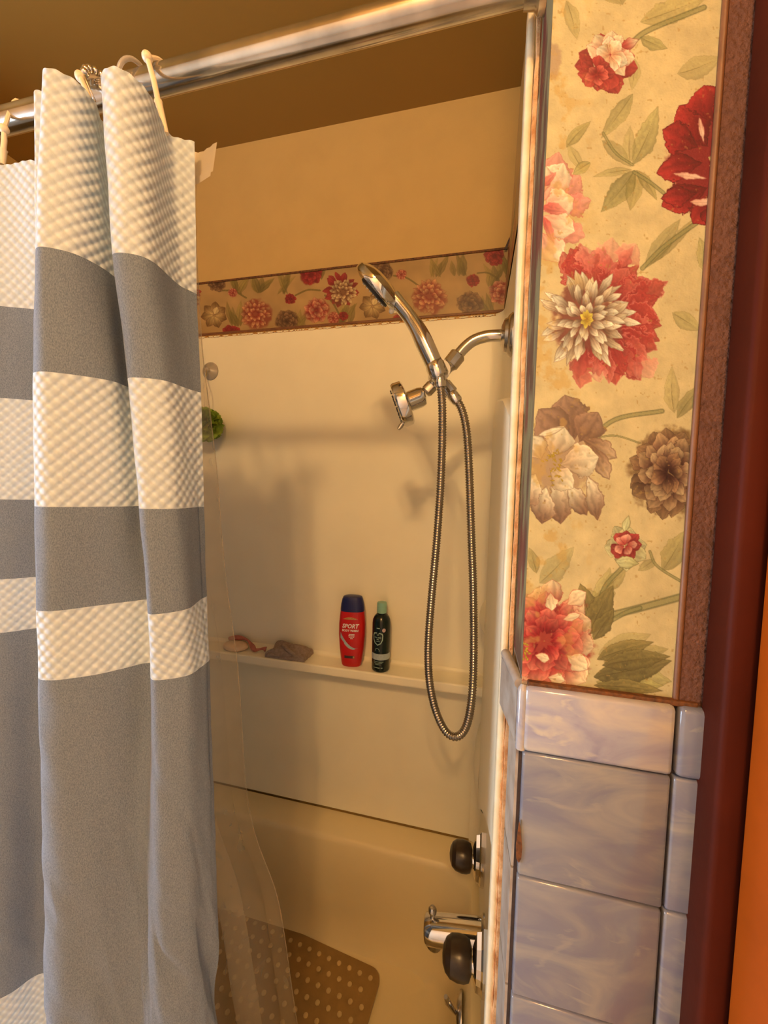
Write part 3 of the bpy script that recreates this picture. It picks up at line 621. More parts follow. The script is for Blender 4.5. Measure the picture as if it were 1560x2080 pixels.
ribbon(-0.0230, XJ-0.0010, 0.0672, 0.40, 1.846, 0.004, 0.0009, 0.0004, 3).build('stained_caulk', M['rust'], trim, True)
ribbon(-0.0250, -0.0228, 0.0684, 0.40, 1.19, 0.003, 0.0011, 0.0002, 8).build('caulk_drip', M['rust'], trim, True)

# ------------------------------------------------------------------ right of the paper: bead, embossed paper, casing, door
struct(MB().tube([(XR+0.0012, -0.0005, ZT-0.001), (XR+0.0012, -0.0005, ZC)], 0.0022, 10).build('trim_2', M['bead'], None, True), 'thin brown bead down the edge of the floral paper')
struct(MB().box(XR+0.003, 0.16, -0.0022, 0.0014, ZT-0.001, ZC).build('wall_front_right', M['texture']), 'embossed brown wall strip beside the door casing')
cz = MB().box(0.1090, 0.1300, -0.030, -0.0026, 0.0, 2.10, 0.004, 3); 
casing = struct(cz.build('trim_3', M['casing'], None, True), 'dark brown painted door casing')
MB().box(0.1280, 0.150, -0.0335, -0.0026, 0.0, 2.10, 0.003, 2).build('casing_back_band', M['casing'], casing, True)
door = struct(MB().box(0.1225, 0.70, -0.078, -0.0345, 0.01, 2.06, 0.003, 2).build('door_1', M['door'], None, True), 'orange varnished wooden door edge at the right')

# ------------------------------------------------------------------ tub surround
YS = 0.731                                    # face of the back panel
sur = thing('tub_surround', 'glossy cream moulded tub surround lining the alcove walls', 'surround', (-0.77, 0.70, 0.40))
def sheet(prof, x0, x1, nx=2):
    """profile of (y, z) swept along x"""
    return MB().grid([[(x, y, z) for x in np.linspace(x0, x1, nx)] for y, z in prof])
def arc(cy, cz, r, a0, a1, n=7): return [(cy+r*math.cos(math.radians(a0+(a1-a0)*i/n)), cz+r*math.sin(math.radians(a0+(a1-a0)*i/n))) for i in range(n+1)]
ZL = 0.885
prof = [(YB-0.0003, 1.852)]+arc(YS+0.008, 1.844, 0.008, 90, 180)+[(YS, 1.80), (YS, 1.4), (YS, 0.92)]+[(YS-0.0, 0.905)]+[(YS+0.002, 0.89)]
xl, xe = -1.524, -0.012
sheet([p for p in prof], xl, xe, 3).build('back_panel', M['surround'], sur, True, sharp=50)
lo = [(YS+0.002, 0.872), (YS+0.004, 0.85), (YS+0.004, 0.60), (YS+0.004, 0.404)]
sheet(lo, xl, xe, 3).build('lower_back_panel', M['surround'], sur, True, sharp=50)
# ledge, its front edge rounded, meeting the panel in a cove
YL = 0.661
led = [(YS+0.003, ZL+0.012)]+[(YS-0.012+0.012*math.cos(a), ZL+0.012-0.012*math.sin(a)) for a in np.linspace(0.2, math.pi/2, 5)]+[(YL+0.006, ZL)]
led += arc(YL+0.005, ZL-0.005, 0.005, 90, 180, 5)+[(YL+0.001, ZL-0.021)]+arc(YL+0.007, ZL-0.022, 0.006, 180, 270, 4)+[(YS+0.0035, ZL-0.030)]
sheet(led, xl, xe, 3).build('ledge', M['surround'], sur, True, sharp=50)
# end panel with a rounded inner corner
XE = -0.0125
rc = 0.028
pl = [(XE-0.004, 0.085), (XE-0.002, 0.10), (XE, 0.2), (XE, YS-rc)]+[(XE-rc+rc*math.cos(a), YS-rc+rc*math.sin(a)) for a in np.linspace(0.15, math.pi/2, 8)]
def end_shift(z): return 0.006*(z-0.9)/0.95
P = [[(x+end_shift(z)*(1 if y > 0.2 else y/0.2), y+(0 if y < 0.6 else 0.0), z) for x, y in pl] for z in (0.402, 0.6, 0.9, 1.3, 1.7, 1.840, 1.848, 1.8525)]
for k, (dx) in ((6, 0.002), (7, 0.007)):
    P[k] = [(x+dx*(1 if y < 0.6 else 0), y+dx*(1 if y >= 0.6 else 0), z) for x, y, z in P[k]]
MB().grid(P).build('end_panel', M['surround'], sur, True, sharp=50)
# raised field of the end panel, standing proud of it
XF = -0.0345
def on_x(px, py, x):
    d = FV+RV*(px-W_IMG/2)/FPX-UV_*(py-H_IMG/2)/FPX; t = (x-CAM[0])/d[0]; q = CAM+d*t; return float(q[1]), float(q[2])
fp = [(0.089, 1.470), (0.20, 1.512), (0.355, 1.545), (0.405, 1.535), (0.425, 1.505), (0.428, 1.44), (0.428, 0.90), (0.425, 0.775), (0.415, 0.765), (0.30, 0.86), (0.16, 0.955), (0.089, 0.99)]
def ins(q, k):
    c = (0.24, 1.2); return (q[0]+(c[0]-q[0])*k*0.5, q[1]+(c[1]-q[1])*k*0.16)
rf = MB(); rings = [[(XE+0.002, *q) for q in fp], [(XF+0.006, *q) for q in fp], [(XF+0.002, *ins(q, 0.025)) for q in fp], [(XF, *ins(q, 0.07)) for q in fp]]
rings = [[(x+(0.005*(1-(y-0.089)/0.34)), y, z) for x, y, z in r] for r in rings]
n = len(fp); V = [v for r in rings for v in r]
F = [(k*n+i, k*n+(i+1) % n, (k+1)*n+(i+1) % n, (k+1)*n+i) for k in range(3) for i in range(n)]+[tuple(3*n+i for i in range(n))]
rf.add(V, F).build('raised_field', M['surround'], sur, True, sharp=35)
# two moulded corner dishes between the raised field and the back panel
for zc, hz, py0 in ((1.075, 0.036, 0.0), (0.70, 0.085, 0.0)):
    mb = MB(); P = []
    for i in range(13):
        a = math.pi*i/12; zz = zc+hz*math.cos(a); w = math.sin(a)**0.7
        P.append([(XE+0.004-(0.030*w*math.cos(t)+0.002), YS+0.002-0.085+0.085*math.sin(t)*1.0-0.04*(1-w)*0, zz) for t in np.linspace(-0.9, math.pi/2, 9)])
    mb.grid(P).build('corner_dish', M['surround'], sur, True, sharp=60)
# stained caulk along the top edge of the surround
cb = MB(); P = []
for k, xx in enumerate(np.arange(-1.524, -0.008, 0.004)):
    h = 0.0035+0.0025*mnoise.noise((xx*60, 1, 0))+0.0015*mnoise.noise((xx*200, 4, 0))
    P.append([(xx, YB-0.0005, 1.8575+h*0.3), (xx, YB-0.003, 1.8565+h*0.2), (xx, YS+0.006, 1.8530), (xx, YS+0.001, 1.8500-h*0.6), (xx, YS-0.0004, 1.8475-h)])
cb.grid(P).build('top_caulk', M['oldcaulk'], sur, True)

# ------------------------------------------------------------------ bathtub
tub = thing('bathtub', 'cream enamel bathtub below the surround', 'bathtub', (-0.77, 0.38, 0.0))
def rring(x0, x1, y0, y1, r, z, n=10):
    out = []
    for cx, cy, a0 in ((x1-r, y1-r, 0), (x0+r, y1-r, 90), (x0+r, y0+r, 180), (x1-r, y0+r, 270)):
        for i in range(n+1):
            a = math.radians(a0+90*i/n); out.append((cx+r*math.cos(a), cy+r*math.sin(a), z))
    return out
R_ = [rring(-1.526, -0.010, 0.075, YS+0.004, 0.004, 0.05), rring(-1.526, -0.010, 0.075, YS+0.004, 0.004, 0.390), rring(-1.524, -0.011, 0.077, YS+0.002, 0.006, 0.399), rring(-1.515, -0.016, 0.09, YS-0.004, 0.02, 0.402),
      rring(-1.43, -0.034, 0.16, 0.655, 0.07, 0.400), rring(-1.425, -0.038, 0.166, 0.648, 0.08, 0.395), rring(-1.42, -0.042, 0.172, 0.643, 0.085, 0.382), rring(-1.40, -0.052, 0.180, 0.638, 0.09, 0.30), rring(-1.37, -0.066, 0.188, 0.632, 0.10, 0.19), rring(-1.345, -0.082, 0.198, 0.625, 0.10, 0.135), rring(-1.32, -0.105, 0.215, 0.610, 0.09, 0.115), rring(-1.26, -0.16, 0.25, 0.57, 0.07, 0.108)]
nn = len(R_[0]); V = [v for r in R_ for v in r]
F = [(k*nn+i, k*nn+(i+1) % nn, (k+1)*nn+(i+1) % nn, (k+1)*nn+i) for k in range(len(R_)-1) for i in range(nn)]+[tuple((len(R_)-1)*nn+i for i in range(nn))]
MB().add(V, F).build('basin', M['tub'], tub, True, sharp=35)
MB().box(-1.526, -0.010, 0.072, 0.080, 0.0, 0.05, 0.002).build('apron_foot', M['tub'], tub)
MB().lathe([(0.030, 0.0), (0.030, 0.002), (0.022, 0.003), (0.020, 0.001), (0.0001, 0.001)], (-0.22, 0.41, 0.1085), (0, 0, 1), 24).build('drain', M['chrome_dark'], tub, True)
# bath mat on the tub floor
ma = math.radians(-6.0); mc = np.array([-0.253, 0.588, 0.1165])
ex = np.array([math.cos(ma), math.sin(ma), 0]); ey = np.array([-math.sin(ma), math.cos(ma), 0])
bmat = thing('bath_mat', 'amber brown vinyl bath mat with pale round bumps in the tub', 'bath mat', tuple(mc))
def mp_(u, v, z): return tuple(mc+ex*u+ey*v+np.array([0, 0, z]))
r0 = rring(-0.69, 0.0, -0.35, 0.0, 0.03, 0, 6)
mb = MB(); mb.prism([(a, b) for a, b, _ in r0], lambda a, b: mp_(a, b, -0.002), lambda a, b: mp_(a, b, 0.003)); ms_ = mb.build('mat_sheet', M['mat'], bmat)
mb = MB(); rg = random.Random(2)
for i in range(22):
    for j in range(11):
        u, v = -0.025-i*0.030-(j % 2)*0.015, -0.025-j*0.030
        if u > -0.67: mb.lathe([(0.0062, 0.0), (0.0058, 0.0014), (0.003, 0.0024), (0.0001, 0.0026)], mp_(u, v, 0.003), (0, 0, 1), 8)
mb.build('bump_field', M['matbump'], ms_, True, kind='stuff')

# ------------------------------------------------------------------ tub taps, spout, overflow
def tap(name, label, y, z):
    t = thing(name, label, 'tap handle', (XE, y, z), 'tub taps')
    pol = [(0.0, 0.062), (0.013, 0.044), (0.023, 0.016), (0.025, 0.0), (0.023, -0.016), (0.013, -0.042), (0.0, -0.062), (-0.013, -0.044), (-0.023, -0.016), (-0.025, 0.0), (-0.023, 0.016), (-0.013, 0.042)]
    mb = MB(); n = len(pol); V = []
    for k, dx in ((1.0, 0.0015), (1.0, -0.010), (0.90, -0.013), (0.86, -0.020), (0.42, -0.026)):
        V += [(XE+dx, y+a*k, z+b*k) for a, b in pol]
    F = [(r*n+i, r*n+(i+1) % n, (r+1)*n+(i+1) % n, (r+1)*n+i) for r in range(4) for i in range(n)]+[tuple(4*n+i for i in range(n))]
    mb.add(V, F).build('escutcheon', M['chrome'], t)
    MB().lathe([(0.016, 0.0), (0.014, 0.010), (0.012, 0.024)], (XE-0.020, y, z), (-1, 0, 0), 16).build('stem_sleeve', M['chrome'], t, True)
    MB().lathe([(0.014, 0.0), (0.0245, 0.004), (0.0275, 0.012), (0.0282, 0.022), (0.0262, 0.034), (0.0205, 0.042), (0.0115, 0.0465), (0.0001, 0.048)], (XE-0.0265, y, z), (-1, 0, 0), 16).build('knob', M['smoke'], t, True, sharp=24)
    return t
tap('tap_handle', 'dark faceted knob tap on chrome plate, the upper one beside the back panel', 0.46, 0.616)
tap('tap_handle', 'dark faceted knob tap in front of the chrome tub spout', 0.27, 0.625)
sp = thing('tub_spout', 'chrome tub spout with pull-up diverter pin', 'spout', (XE, 0.37, 0.55))
pts = [(XE+0.001, 0.37, 0.556), (XE-0.02, 0.37, 0.553), (XE-0.06, 0.37, 0.547), (XE-0.095, 0.37, 0.541), (XE-0.1095, 0.37, 0.5385), (XE-0.1125, 0.37, 0.5380), (XE-0.1130, 0.37, 0.5380)]
MB().tube(pts, [0.0265, 0.0265, 0.0255, 0.0245, 0.0235, 0.0205, 0.012], 24).build('spout_body', M['chrome'], sp, True, sharp=50)
MB().lathe([(0.0165, 0.0), (0.0165, 0.012), (0.0150, 0.016), (0.0120, 0.016), (0.0120, 0.006)], (XE-0.094, 0.37, 0.527), (-0.12, 0, -1), 20).build('outlet_lip', M['chrome_dark'], sp, True, sharp=40)
MB().lathe([(0.034, 0), (0.033, 0.006), (0.028, 0.010)], (XE+0.001, 0.37, 0.553), (-1, 0, 0), 20).build('wall_ring', M['chrome_dark'], sp, True)
MB().lathe([(0.0045, 0), (0.004, 0.012), (0.0075, 0.015), (0.008, 0.021), (0.005, 0.026), (0.0001, 0.027)], (XE-0.100, 0.37, 0.560), (0, 0, 1), 14).build('diverter_pin', M['chrome_dark'], sp, True)
ov = thing('overflow_plate', 'round chrome overflow plate with trip lever at the tub end', 'overflow plate', (-0.052, 0.40, 0.335))
MB().lathe([(0.036, 0), (0.036, 0.004), (0.031, 0.010), (0.012, 0.014), (0.0001, 0.014)], (-0.0465, 0.40, 0.335), (-1, 0, -0.12), 24).build('plate', M['chrome_dark'], ov, True)
MB().tube([(-0.056, 0.40, 0.335), (-0.066, 0.395, 0.350), (-0.078, 0.39, 0.372), (-0.082, 0.388, 0.384)], [0.004, 0.004, 0.0065, 0.004], 10).build('trip_lever', M['chrome'], ov, True)

# ------------------------------------------------------------------ shower arm with fixed head, hand shower, hose
YP = 0.37
def PX(px, py, y=YP): q = at(px, py, y); return np.array([float(q[0]), float(q[1]), float(q[2])])
arm = thing('shower_fixture', 'chrome shower arm with diverter and round fixed shower head', 'shower fixture', (XE, YP, 1.656))
f0 = PX(1034, 681)
fx = XE+0.0025
MB().lathe([(0.035, 0.0), (0.035, 0.003), (0.031, 0.008), (0.028, 0.009), (0.026, 0.014), (0.015, 0.019)], (fx, YP, f0[2]), (-1, 0, 0), 28).build('wall_flange', M['chrome_dark'], arm, True)
path = [(fx-0.006, YP, f0[2])]+[tuple(PX(*q)) for q in ((1005, 682), (985, 684), (962, 692), (944, 706), (930, 722), (918, 738))]
MB().tube(catmull(path, 26), 0.0098, 16).build('arm_pipe', M['chrome'], arm, True)
d = PX(905, 752)-PX(925, 727); d /= np.linalg.norm(d)
MB().lathe([(0.0125, 0), (0.0145, 0.002), (0.0145, 0.022), (0.0115, 0.026), (0.0098, 0.030), (0.0098, 0.044)], PX(932, 719), d, 10).build('swivel_nut', M['chrome_dark'], arm, True, sharp=30)
dv = PX(888, 765)
MB().sphere(dv, 0.0165, 18).build('diverter_body', M['chrome'], arm, True)
MB().lathe([(0.0175, 0), (0.0195, 0.002), (0.0195, 0.006), (0.016, 0.008)], dv+np.array([0.004, -0.012, 0.006]), (0.2, -1, 0.1), 24).build('diverter_dial', M['white_pl'], arm, True)
hold = dv+np.array([0, -0.024, 0.004])
# cradle for the hand shower
# fixed head
e0, e1 = PX(872, 790), PX(833, 812)
d2 = e1-dv; d2 /= np.linalg.norm(d2)
MB().tube([dv, PX(876, 785), PX(868, 796)], [0.0095, 0.0085, 0.0085], 14).build('head_pipe', M['chrome'], arm, True)
MB().lathe([(0.0085, 0), (0.0115, 0.003), (0.0115, 0.016), (0.009, 0.020)], PX(880, 781), PX(862, 800)-PX(880, 781), 12).build('head_nut', M['chrome_dark'], arm, True, sharp=30)
hd = np.array([-0.92, -0.12, -0.36]); hd /= np.linalg.norm(hd)
MB().lathe([(0.009, 0), (0.016, 0.003), (0.018, 0.010), (0.018, 0.030), (0.020, 0.036)], PX(864, 803), hd, 20).build('ball_cap', M['chrome'], arm, True, sharp=40)
hc_ = PX(864, 803)+hd*0.030
hb_ = MB().lathe([(0.018, 0.0), (0.036, 0.003), (0.040, 0.006), (0.041, 0.020), (0.039, 0.0235), (0.034, 0.025), (0.0001, 0.0255)], hc_, hd, 32).build('head_body', M['chrome'], arm, True, sharp=35)
mb = MB(); bb = np.cross(hd, (0, 1, 0)); bb /= np.linalg.norm(bb); aa = np.cross(hd, bb)
for rr, nn_ in ((0.010, 6), (0.020, 12), (0.029, 18)):
    for i in range(nn_):
        a = 2*math.pi*i/nn_; mb.lathe([(0.0016, 0), (0.001, 0.0022), (0.0001, 0.0022)], hc_+hd*0.0254+aa*rr*math.cos(a)+bb*rr*math.sin(a), hd, 6)
mb.build('nozzle_field', M['rubber'], hb_, False, kind='stuff')
lv = hc_+hd*0.016-np.array([0, 0, 1])*0.041*0.94
MB().tube([lv+np.array([0.004, 0, 0.006]), lv, lv+np.array([-0.004, -0.002, -0.006])], [0.004, 0.0045, 0.003], 10).build('spray_lever', M['chrome_dark'], arm, True)
for o in ('hose_inlet',):
    s0, s1 = PX(902, 780), PX(928, 812)
    MB().lathe([(0.0105, 0), (0.0105, 0.010), (0.0125, 0.011), (0.0125, 0.030), (0.0105, 0.032)], dv+(s0-dv)*0.5, s1-dv, 12).build('hose_outlet', M['chrome'], arm, True, sharp=30)
# hand shower
YH = YP-0.028
hs = thing('hand_shower', 'chrome hand shower resting upright in its cradle on the arm', 'hand shower', tuple(PX(888, 756, YH)))
hp = [PX(*q, YH) for q in ((892, 762), (880, 735), (866, 705), (850, 672), (833, 645), (815, 622), (800, 606))]
MB().tube(catmull(hp, 30), list(np.interp(np.linspace(0, 1, 30), [0, 0.12, 0.13, 0.4, 0.65, 0.85, 1], [0.0115, 0.0125, 0.0148, 0.0155, 0.0125, 0.0125, 0.014])), 18).build('handle', M['chrome'], hs, True, sharp=30)
MB().lathe([(0.0150, 0), (0.0165, 0.003), (0.0165, 0.022), (0.0150, 0.026)], PX(894, 766, YH), PX(880, 735, YH)-PX(894, 766, YH), 18).build('handle_collar', M['chrome'], hs, True, sharp=30)
# round head seen almost edge-on, its spray face turned down to the left
c0 = PX(771, 583, YH); along = PX(735, 541, YH)-PX(806, 622, YH); Lh = np.linalg.norm(along)/2; along /= np.linalg.norm(along)
vd = c0-CAM; vd /= np.linalg.norm(vd); fn = np.cross(along, vd); fn *= (-1 if fn[2] > 0 else 1); fn = fn/np.linalg.norm(fn)-0.03*vd; fn = fn-along*(fn@along); fn /= np.linalg.norm(fn)
MB().lathe([(0.0001, -0.017), (0.018, -0.016), (0.036, -0.011), (Lh*0.97, -0.003), (Lh, 0.003), (Lh, 0.008), (Lh*0.96, 0.011), (0.040, 0.012), (0.0001, 0.012)], c0-fn*0.001, fn, 36).build('spray_head', M['chrome'], hs, True, sharp=35)
sf_ = MB().lathe([(0.030, 0.0), (0.030, 0.004), (0.026, 0.0055), (0.0001, 0.0055)], c0+fn*0.0105, fn, 28).build('spray_face', M['rubber'], hs, True, sharp=35)
mb = MB(); cx_ = np.cross(fn, along)
for rr, nn_ in ((0.008, 6), (0.016, 12), (0.024, 18)):
    for i in range(nn_):
        a = 2*math.pi*i/nn_; mb.lathe([(0.0015, 0), (0.0009, 0.0022), (0.0001, 0.0022)], c0+fn*0.0158+along*rr*math.cos(a)+cx_*rr*math.sin(a), fn, 6)
mb.build('nozzle_field', M['chrome_dark'], sf_, False, kind='stuff')
MB().sphere(PX(795, 632, YH), 0.0048, 14).build('spray_button', M['white_pl'], hs, True)
# ribbed metal hose hanging in a long loop
hose = thing('shower_hose', 'ribbed metal shower hose hanging in a long loop', 'hose', tuple(PX(918, 1497)))
hpts = [PX(893, 768, YH), PX(898, 820, YH), PX(898, 900, YH)]+[PX(*q, YH+0.004) for q in ((894, 1000), (886, 1110), (876, 1220), (870, 1310), (872, 1380), (884, 1440), (905, 1485), (928, 1496), (947, 1475), (958, 1420))]+[PX(*q, YP-0.012) for q in ((962, 1330), (961, 1200), (957, 1080), (953, 960), (948, 880), (939, 835), (926, 810), (919, 802))]
hq = catmull(hpts, 1500)
seg = np.linalg.norm(np.diff(hq, axis=0), axis=1); s_ = np.concatenate([[0], np.cumsum(seg)])
S2 = np.arange(0, s_[-1], 0.00115); hq2 = np.stack([np.interp(S2, s_, hq[:, k]) for k in range(3)], 1)
rad = np.where(np.arange(len(S2)) % 4 < 2, 0.0073, 0.0060)
MB().tube(hq2, list(rad), 10).build('ribbed_tube', M['hose'], hose, True, sharp=80)
for a, b, nm in ((hq2[0], hq2[14], 'hose_nut'), (hq2[-1], hq2[-14], 'hose_nut')):
    MB().lathe([(0.0085, -0.004), (0.0100, 0.0), (0.0100, 0.012), (0.0085, 0.016)], a, b-a, 12).build(nm, M['chrome'], hose, True, sharp=30)

# ------------------------------------------------------------------ bottles on the ledge
def text_flat(txt, size, shear=0.0, offset=0.0):
    cu = bpy.data.curves.new('lettering', 'FONT'); cu.body = txt; cu.size = size; cu.align_x = 'CENTER'; cu.align_y = 'CENTER'; cu.shear = shear; cu.offset = offset; cu.resolution_u = 2
    o = bpy.data.objects.new('lettering', cu); C.objects.link(o); bpy.context.view_layer.update()
    me = bpy.data.meshes.new_from_object(o.evaluated_get(bpy.context.evaluated_depsgraph_get()))
    v = [tuple(x.co) for x in me.vertices]; f = [tuple(p.vertices) for p in me.polygons]
    bpy.data.objects.remove(o); bpy.data.curves.remove(cu); bpy.data.meshes.remove(me)
    return v, f
def rot2(x, y, a): return x*math.cos(a)-y*math.sin(a), x*math.sin(a)+y*math.cos(a)
# red body wash bottle
BW = np.array([-0.388, 0.692, ZL+0.0004]); BA = math.radians(9)
bw = thing('body_wash_bottle', 'red body wash bottle with navy cap on the surround ledge', 'bottle', tuple(BW))
WZ = [0.0, 0.003, 0.012, 0.05, 0.09, 0.12, 0.145, 0.160]; WA = [0.025, 0.0275, 0.0295, 0.0345, 0.0375, 0.0375, 0.0355, 0.0335]; WB = [0.014, 0.0165, 0.0185, 0.0205, 0.0215, 0.0215, 0.0205, 0.0195]
def wa(z): return float(np.interp(z, WZ, WA))
def wb(z): return float(np.interp(z, WZ, WB))
def bw_pt(x, y, z):
    a, b = rot2(x, y, BA); return (BW[0]+a, BW[1]+b, BW[2]+z)
def se(a, b, z, n=36, e=2.5):
    out = []
    for i in range(n):
        t = 2*math.pi*i/n; c, s = math.cos(t), math.sin(t)
        out.append(bw_pt(a*abs(c)**(2/e)*(1 if c >= 0 else -1), b*abs(s)**(2/e)*(1 if s >= 0 else -1), z))
    return out
def loft(rings):
    n = len(rings[0]); V = [v for r in rings for v in r]
    F = [(k*n+i, k*n+(i+1) % n, (k+1)*n+(i+1) % n, (k+1)*n+i) for k in range(len(rings)-1) for i in range(n)]+[tuple(range(n-1, -1, -1)), tuple((len(rings)-1)*n+i for i in range(n))]
    return MB().add(V, F)
bwb = loft([se(wa(z), wb(z), z) for z in np.concatenate([[0, 0.001, 0.003, 0.007], np.linspace(0.012, 0.160, 20)])]).build('bottle_body', M['red'], bw, True, sharp=50)
loft([se(0.0338, 0.0198, 0.1585), se(0.0338, 0.0198, 0.165), se(0.0325, 0.0195, 0.178), se(0.029, 0.0185, 0.193), se(0.0265, 0.0170, 0.1985), se(0.021, 0.0125, 0.2005)]).build('cap', M['navy'], bw, True, sharp=50)
def bw_face(x, z, lift=0.0005):
    a, b = wa(z), wb(z); t = min(abs(x)/a, 0.999); return bw_pt(x, -b*(1-t**2.5)**(1/2.5)-lift, z)
def bw_text(txt, size, z, name, material, x=0.0, shear=0.0, offset=0.0, sx=1.0):
    v, f = text_flat(txt, size, shear, offset); obj(name, [bw_face(x+p[0]*sx, z+p[1]) for p in v], f, M[material], bwb)
def bw_poly(poly, name, material, lift=0.0004):
    """strip of (x, z_low, z_high)"""
    P = [[bw_face(x, a, lift), bw_face(x, b, lift)] for x, a, b in poly]; MB().grid(P).build(name, M[material], bwb)
bw_text('SPORT', 0.0165, 0.119, 'lettering', 'ink_white', -0.003, 0.22, 0.0005, 0.92)
bw_text('BODY WASH', 0.0082, 0.1065, 'lettering', 'ink_white', -0.003, 0.15, 0.0003, 0.95)
bw_poly([(x, 0.1385-0.0022*(1-(abs(x+0.003)/0.021)**2)*0-0.0005, 0.1385+0.0062*(1-((x+0.003)/0.021)**2)) for x in np.linspace(-0.024, 0.018, 16)], 'brand_arc', 'ink_tan')
bw_poly([(x, 0.056+0.00*0+26*(x-0.018)**2*0.45+(-0.006 if -0.02 < x < 0.012 else -0.001)*math.sin(math.pi*(x+0.031)/0.052), 0.056+26*(x-0.018)**2*0.72) for x in np.linspace(-0.0305, 0.0205, 26)], 'swoosh', 'ink_silver')
mb = MB()
for zz, ws in ((0.0955, [(-0.006, 0.010)]), (0.0915, [(-0.007, -0.001), (0.000, 0.010)]), (0.0875, [(-0.006, 0.004), (0.005, 0.009)]), (0.0835, [(-0.002, 0.006)])):
    for a, b in ws: mb.grid([[bw_face(x, zz, 0.0004), bw_face(x, zz+0.0020, 0.0004)] for x in np.linspace(a, b, 4)])
mb.build('fine_print', M['ink_white'], bwb, kind='stuff')
bw_poly([(x, 0.0265, 0.0345) for x in np.linspace(-0.018, 0.011, 8)], 'dark_emblem', 'ink_dark')
bw_poly([(x, 0.0275, 0.0335) for x in np.linspace(0.006, 0.0105, 4)], 'pale_emblem', 'ink_tan', 0.0008)
# black and green shampoo bottle
SB = np.array([-0.302, 0.689, ZL+0.0004]); SA = math.radians(3)
sb = thing('shampoo_bottle', 'slim black-green shampoo bottle with mint cap beside the red bottle', 'bottle', tuple(SB))
sbb = MB().lathe([(0.021, 0.0), (0.0238, 0.002), (0.0250, 0.006), (0.0252, 0.05), (0.0252, 0.134), (0.0240, 0.143), (0.0205, 0.151), (0.0160, 0.1565), (0.0128, 0.1590), (0.0128, 0.166)], SB, (0, 0, 1), 36).build('bottle_body', M['blackgreen'], sb, True, sharp=50)
MB().lathe([(0.0134, 0.162), (0.0136, 0.166), (0.0136, 0.187), (0.0125, 0.1905), (0.0001, 0.191)], SB, (0, 0, 1), 28).build('cap', M['mint'], sb, True, sharp=40)
def sb_face(s, z, lift=0.0004):
    r = 0.0252+lift; a = -math.pi/2+SA+s/0.0252; return (SB[0]+r*math.cos(a), SB[1]+r*math.sin(a), SB[2]+z)
def sb_text(txt, size, z, s=0.0, material='ink_mint', name='lettering'):
    v, f = text_flat(txt, size, 0, 0.0001); obj(name, [sb_face(s+p[0], z+p[1]) for p in v], f, M[material], sbb)
MB().grid([[sb_face(s, 0.036), sb_face(s, 0.045), sb_face(s, 0.053)] for s in np.linspace(-0.030, 0.040, 26)]).build('grey_band', M['ink_silver'], sbb)
sh_o = [(-0.0135, 0.110), (-0.006, 0.1125), (0.006, 0.1125), (0.0135, 0.110), (0.0150, 0.104), (0.0140, 0.092), (0.0095, 0.082), (0.0, 0.0765), (-0.0095, 0.082), (-0.0140, 0.092), (-0.0150, 0.104), (-0.0135, 0.110)]
MB().grid([[sb_face(a-0.005, b), sb_face(a*0.82-0.005, 0.096+(b-0.096)*0.84)] for a, b in sh_o]).build('shield_ring', M['ink_mint'], sbb)
MB().grid([[sb_face(-0.0075+0.006*k/4, 0.1045+0.0035*abs(k/4-0.4)), sb_face(-0.0075+0.006*k/4, 0.1055+0.0045*abs(k/4-0.4)+0.001)] for k in range(5)]).build('leaf_mark', M['ink_mint'], sbb)
sb_text('TEA TREE', 0.0046, 0.0985, -0.005); sb_text('OIL', 0.0042, 0.0935, -0.005)
MB().grid([[sb_face(0.0115+0.0050*math.cos(a), 0.1195+0.0055*math.sin(a)) for a in (t, t+math.pi)] for t in np.linspace(0, math.pi, 9)]).build('round_sticker', M['ink_pink'], sbb)
mb = MB()
for zz, a, b, h in ((0.1235, -0.009, 0.0, 0.0022), (0.0305, -0.016, 0.012, 0.0014), (0.0265, -0.014, 0.009, 0.0012), (0.0230, -0.012, 0.004, 0.0012), (0.0135, -0.016, 0.002, 0.0018), (0.0135, 0.005, 0.010, 0.0018), (0.0875, -0.011, 0.001, 0.0011)):
    mb.grid([[sb_face(s, zz), sb_face(s, zz+h)] for s in np.linspace(a, b, 6)])
mb.build('fine_print', M['ink_mint'], sbb, kind='stuff')
MB().grid([[sb_face(-0.006+0.0065*math.cos(t), 0.0625+0.0065*math.sin(t)), sb_face(-0.006+0.0055*math.cos(t), 0.0625+0.0055*math.sin(t))] for t in np.linspace(-0.3, math.pi+0.3, 14)]).build('arc_mark', M['ink_mint'], sbb)

# ------------------------------------------------------------------ cloth and pad on the ledge
def rag(name, cx, cy, sx, sy, h, material, seed, label=None, cat=None, folds=5, sub=70, lop=0.0):
    P = []; n = sub
    for i in range(n+1):
        row = []
        for j in range(n+1):
            u, v = i/n*2-1, j/n*2-1
            r = max(abs(u), abs(v)); a = math.atan2(v, u)
            rx = 1+0.16*mnoise.noise((math.cos(a)*1.6+seed, math.sin(a)*1.6, 0)); k = min(1.0, (u*u+v*v)**0.5/max(r, 1e-6)) if r > 0 else 1
            x, y = u/k**0.6*rx*sx, v/k**0.6*rx*sy
            e = max(0.0, 1-r**3.0)
            f = mnoise.noise((u*1.3+seed, v*1.6, 0.3))*0.45+0.28*math.sin(v*folds+u*1.6+1.6*mnoise.noise((v+seed, u*1.4, 5)))+0.10*mnoise.noise((u*4+seed, v*4, 2))
            z = h*e**0.35*(0.72+0.45*f+lop*u)+0.0008
            row.append((cx+x, cy+y, ZL+max(z, 0.0006)))
        P.append(row)
    mb = MB().grid(P); m2 = n+1
    o = mb.build(name, M[material], None, True, sharp=180)
    return o
tw = thing('washcloth', 'crumpled grey washcloth lying on the ledge', 'washcloth', (-0.585, 0.70, ZL))
